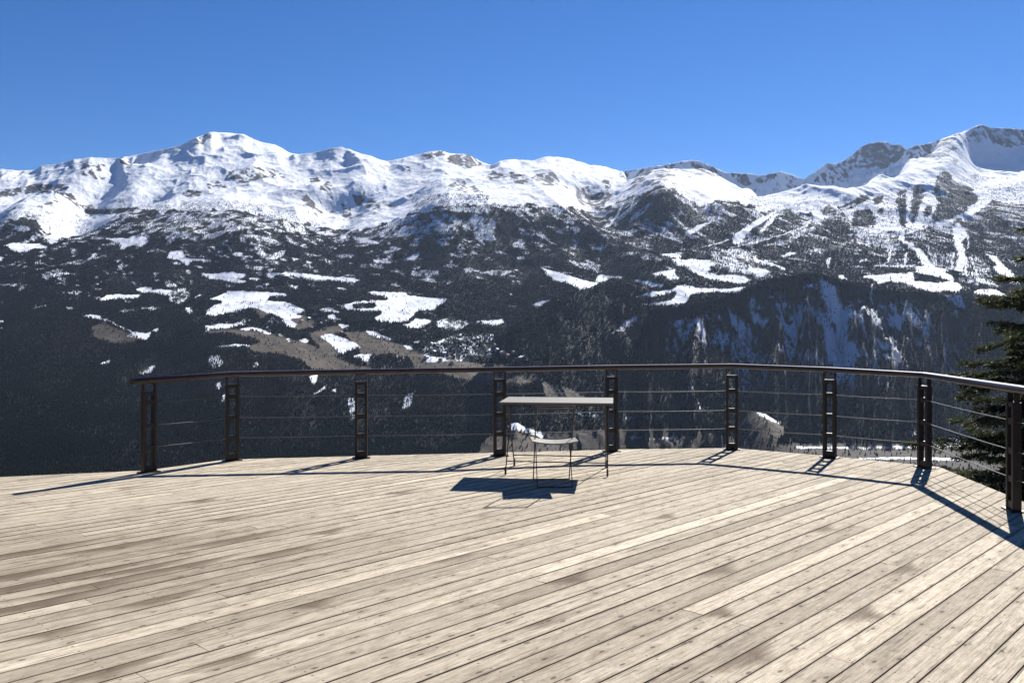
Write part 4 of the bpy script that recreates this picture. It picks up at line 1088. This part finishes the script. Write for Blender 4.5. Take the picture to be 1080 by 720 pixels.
sp = empty('spruce_tree', (TX, TY, gz))
tag(sp, 'dark green spruce with drooping boughs rising beside the right end of the terrace', 'tree')
HT = TOP-gz
bm = bmesh.new(); tube(bm, [(0, 0, -.3), (0.03, 0, HT*.3), (-.02, .03, HT*.65), (0, 0, HT)], [.24, .18, .10, .015], 10)
srng = np.random.default_rng(8)
segs_from, segs_to, tones = [], [], []
zz = 1.0
while zz < HT-.1:
    reach = min(4.0, (HT-zz)*0.50+0.12)
    nb = int(srng.integers(5, 8)); aoff = srng.uniform(0, 6.28)
    for b_i in range(nb):
        az = aoff+2*math.pi*b_i/nb+srng.normal(0, .18)
        L = reach*srng.uniform(.5, 1.1)
        dirx, diry = math.cos(az), math.sin(az)
        z0 = zz+srng.normal(0, .06)
        droop = srng.uniform(.26, .44); tipup = srng.uniform(.10, .24)
        pts = []
        for t in np.linspace(0, 1, 9):
            pts.append((dirx*L*t, diry*L*t, z0-droop*L*t*1.15+tipup*L*t**2.6))
        if L > .5: tube(bm, [Vector(p) for p in pts[::2]], [.028*L/3+.006, .02*L/3+.005, .014*L/3+.004, .008, .004], 5, False)
        pts = np.array(pts)
        n = int(40*L)+14
        t = srng.uniform(.12, 1.0, n)
        px = np.stack([np.interp(t, np.linspace(0, 1, 9), pts[:, c]) for c in range(3)], -1)
        side = np.array([-diry, dirx, 0.0])
        tw = srng.uniform(-1, 1, n)
        # side twigs: spread out and forward, hanging a little
        tl_ = (0.10+0.42*np.minimum(1, L/2.2)*(1-t*.72))*srng.uniform(.6, 1.15, n)
        d = np.array([dirx, diry, 0])[None, :]*srng.uniform(.45, .9, n)[:, None]+side[None, :]*np.sign(tw)[:, None]*srng.uniform(.4, 1.0, n)[:, None]+np.array([0, 0, -1])[None, :]*srng.uniform(.05, .5, n)[:, None]
        d /= np.linalg.norm(d, axis=1)[:, None]
        segs_from.append(px); segs_to.append(px+d*tl_[:, None]); tones.append(np.clip(srng.normal(.35, .16, n)+.35*t, 0, 1))  # paler towards the bough tips: the light on them is put into the tone
    zz += srng.uniform(.11, .18)
bm_obj('trunk', bm, M_BARK, sp, True)
A_, B_, tn = np.concatenate(segs_from), np.concatenate(segs_to), np.concatenate(tones)
# each twig carries needles: short blades all along it
NB = 12
tpos = srng.uniform(0.0, 1.0, (len(A_), NB))
base = A_[:, None, :]+(B_-A_)[:, None, :]*tpos[..., None]
dv = (B_-A_); ln_ = np.linalg.norm(dv, axis=1, keepdims=True); dn = dv/ln_
rnd = srng.normal(0, 1, (len(A_), NB, 3)); rnd /= np.linalg.norm(rnd, axis=2, keepdims=True)
nd = dn[:, None, :]*.75+rnd*.75; nd /= np.linalg.norm(nd, axis=2, keepdims=True)
wv = np.cross(nd, srng.normal(0, 1, (len(A_), NB, 3))); wv /= np.linalg.norm(wv, axis=2, keepdims=True)
nl = srng.uniform(.06, .13, (len(A_), NB, 1)); wd = srng.uniform(.009, .017, (len(A_), NB, 1))
tri = np.stack([base-wv*wd, base+wv*wd, base+nd*nl], 2).reshape(-1, 3)
nme = np_mesh('crown', tri, np.arange(len(tri)).reshape(-1, 3))
tt_ = nme.attributes.new('tone', 'FLOAT', 'POINT'); tt_.data.foreach_set('value', np.repeat(np.clip(tn[:, None]+srng.normal(0, .1, (len(A_), NB)), 0, 1).ravel(), 3).astype(np.float32))
mesh_obj('crown', nme, M_NEEDLE, sp)

# ------------------------------------------------------------------ air
bm = bmesh.new(); r_ = bmesh.ops.create_cube(bm, size=1.0)
zlo = float(min(Z.min(), zb.min()))-1.0-4; zhi = float(max(Z.max(), zb.max()))+30
RB = float(max(np.abs(bverts).max(), YY.max()))+60
bmesh.ops.transform(bm, matrix=Matrix.Translation((0, 0, (zlo+zhi)/2)) @ Matrix.Diagonal((2*RB, 2*RB, zhi-zlo, 1)), verts=bm.verts[:])
hm = bpy.data.materials.new('valley_air'); hm.use_nodes = True
nt = hm.node_tree; nt.nodes.clear()
mo = nt.nodes.new('ShaderNodeOutputMaterial'); pv = nt.nodes.new('ShaderNodeVolumePrincipled')
pv.inputs['Color'].default_value = (0.56, 0.72, 1.0, 1); pv.inputs['Density'].default_value = 1.15e-5; pv.inputs['Anisotropy'].default_value = 0.3
nt.links.new(pv.outputs[0], mo.inputs['Volume'])
hz = bm_obj('haze', bm, hm); tag(hz, kind='stuff')
hz['label'] = 'thin bluish air between the terrace and the mountains'; hz['category'] = 'haze'

# ------------------------------------------------------------------ light, sky, camera
SUN_EL, SUN_AZ = 38.5, 28.6          # degrees; azimuth from +Y towards +X
w = bpy.data.worlds.new('World'); scene.world = w; w.use_nodes = True
nt = w.node_tree
bg = nt.nodes['Background']
sk = nt.nodes.new('ShaderNodeTexSky'); sk.sky_type = 'NISHITA'; sk.sun_disc = False
sk.sun_elevation = R(SUN_EL); sk.sun_rotation = R(SUN_AZ)
sk.altitude = 2600; sk.air_density = 1.0; sk.dust_density = 0.0; sk.ozone_density = 5.0
hs = nt.nodes.new('ShaderNodeHueSaturation'); hs.inputs['Saturation'].default_value = 1.31; hs.inputs['Value'].default_value = 0.97; hs.inputs['Hue'].default_value = 0.508
nt.links.new(sk.outputs[0], hs.inputs['Color']); nt.links.new(hs.outputs[0], bg.inputs['Color']); bg.inputs['Strength'].default_value = 0.05
sd = bpy.data.lights.new('sun', 'SUN'); sd.energy = 4.6; sd.angle = R(0.5); sd.color = (1.0, 0.98, 0.945)
so = bpy.data.objects.new('sun', sd); col.objects.link(so)
e, a = R(SUN_EL), R(SUN_AZ)
dvec = Vector((math.sin(a)*math.cos(e), math.cos(a)*math.cos(e), math.sin(e)))
so.rotation_euler = dvec.to_track_quat('Z', 'Y').to_euler()
so.location = (20, 30, 40)

cd = bpy.data.cameras.new('camera'); cd.sensor_width = 36; cd.lens = 36*F/1080; cd.shift_y = -9/1080
cd.clip_start = 0.1; cd.clip_end = 60000
co = bpy.data.objects.new('camera', cd); col.objects.link(co)
co.location = (0, 0, EYE); co.rotation_euler = (R(90), 0, 0)
scene.camera = co
vs = scene.view_settings
vs.view_transform = 'Standard'; vs.look = 'None'; vs.exposure = 1.1; vs.gamma = 1.0; vs.use_curve_mapping = False
scene.cycles.volume_bounces = 0
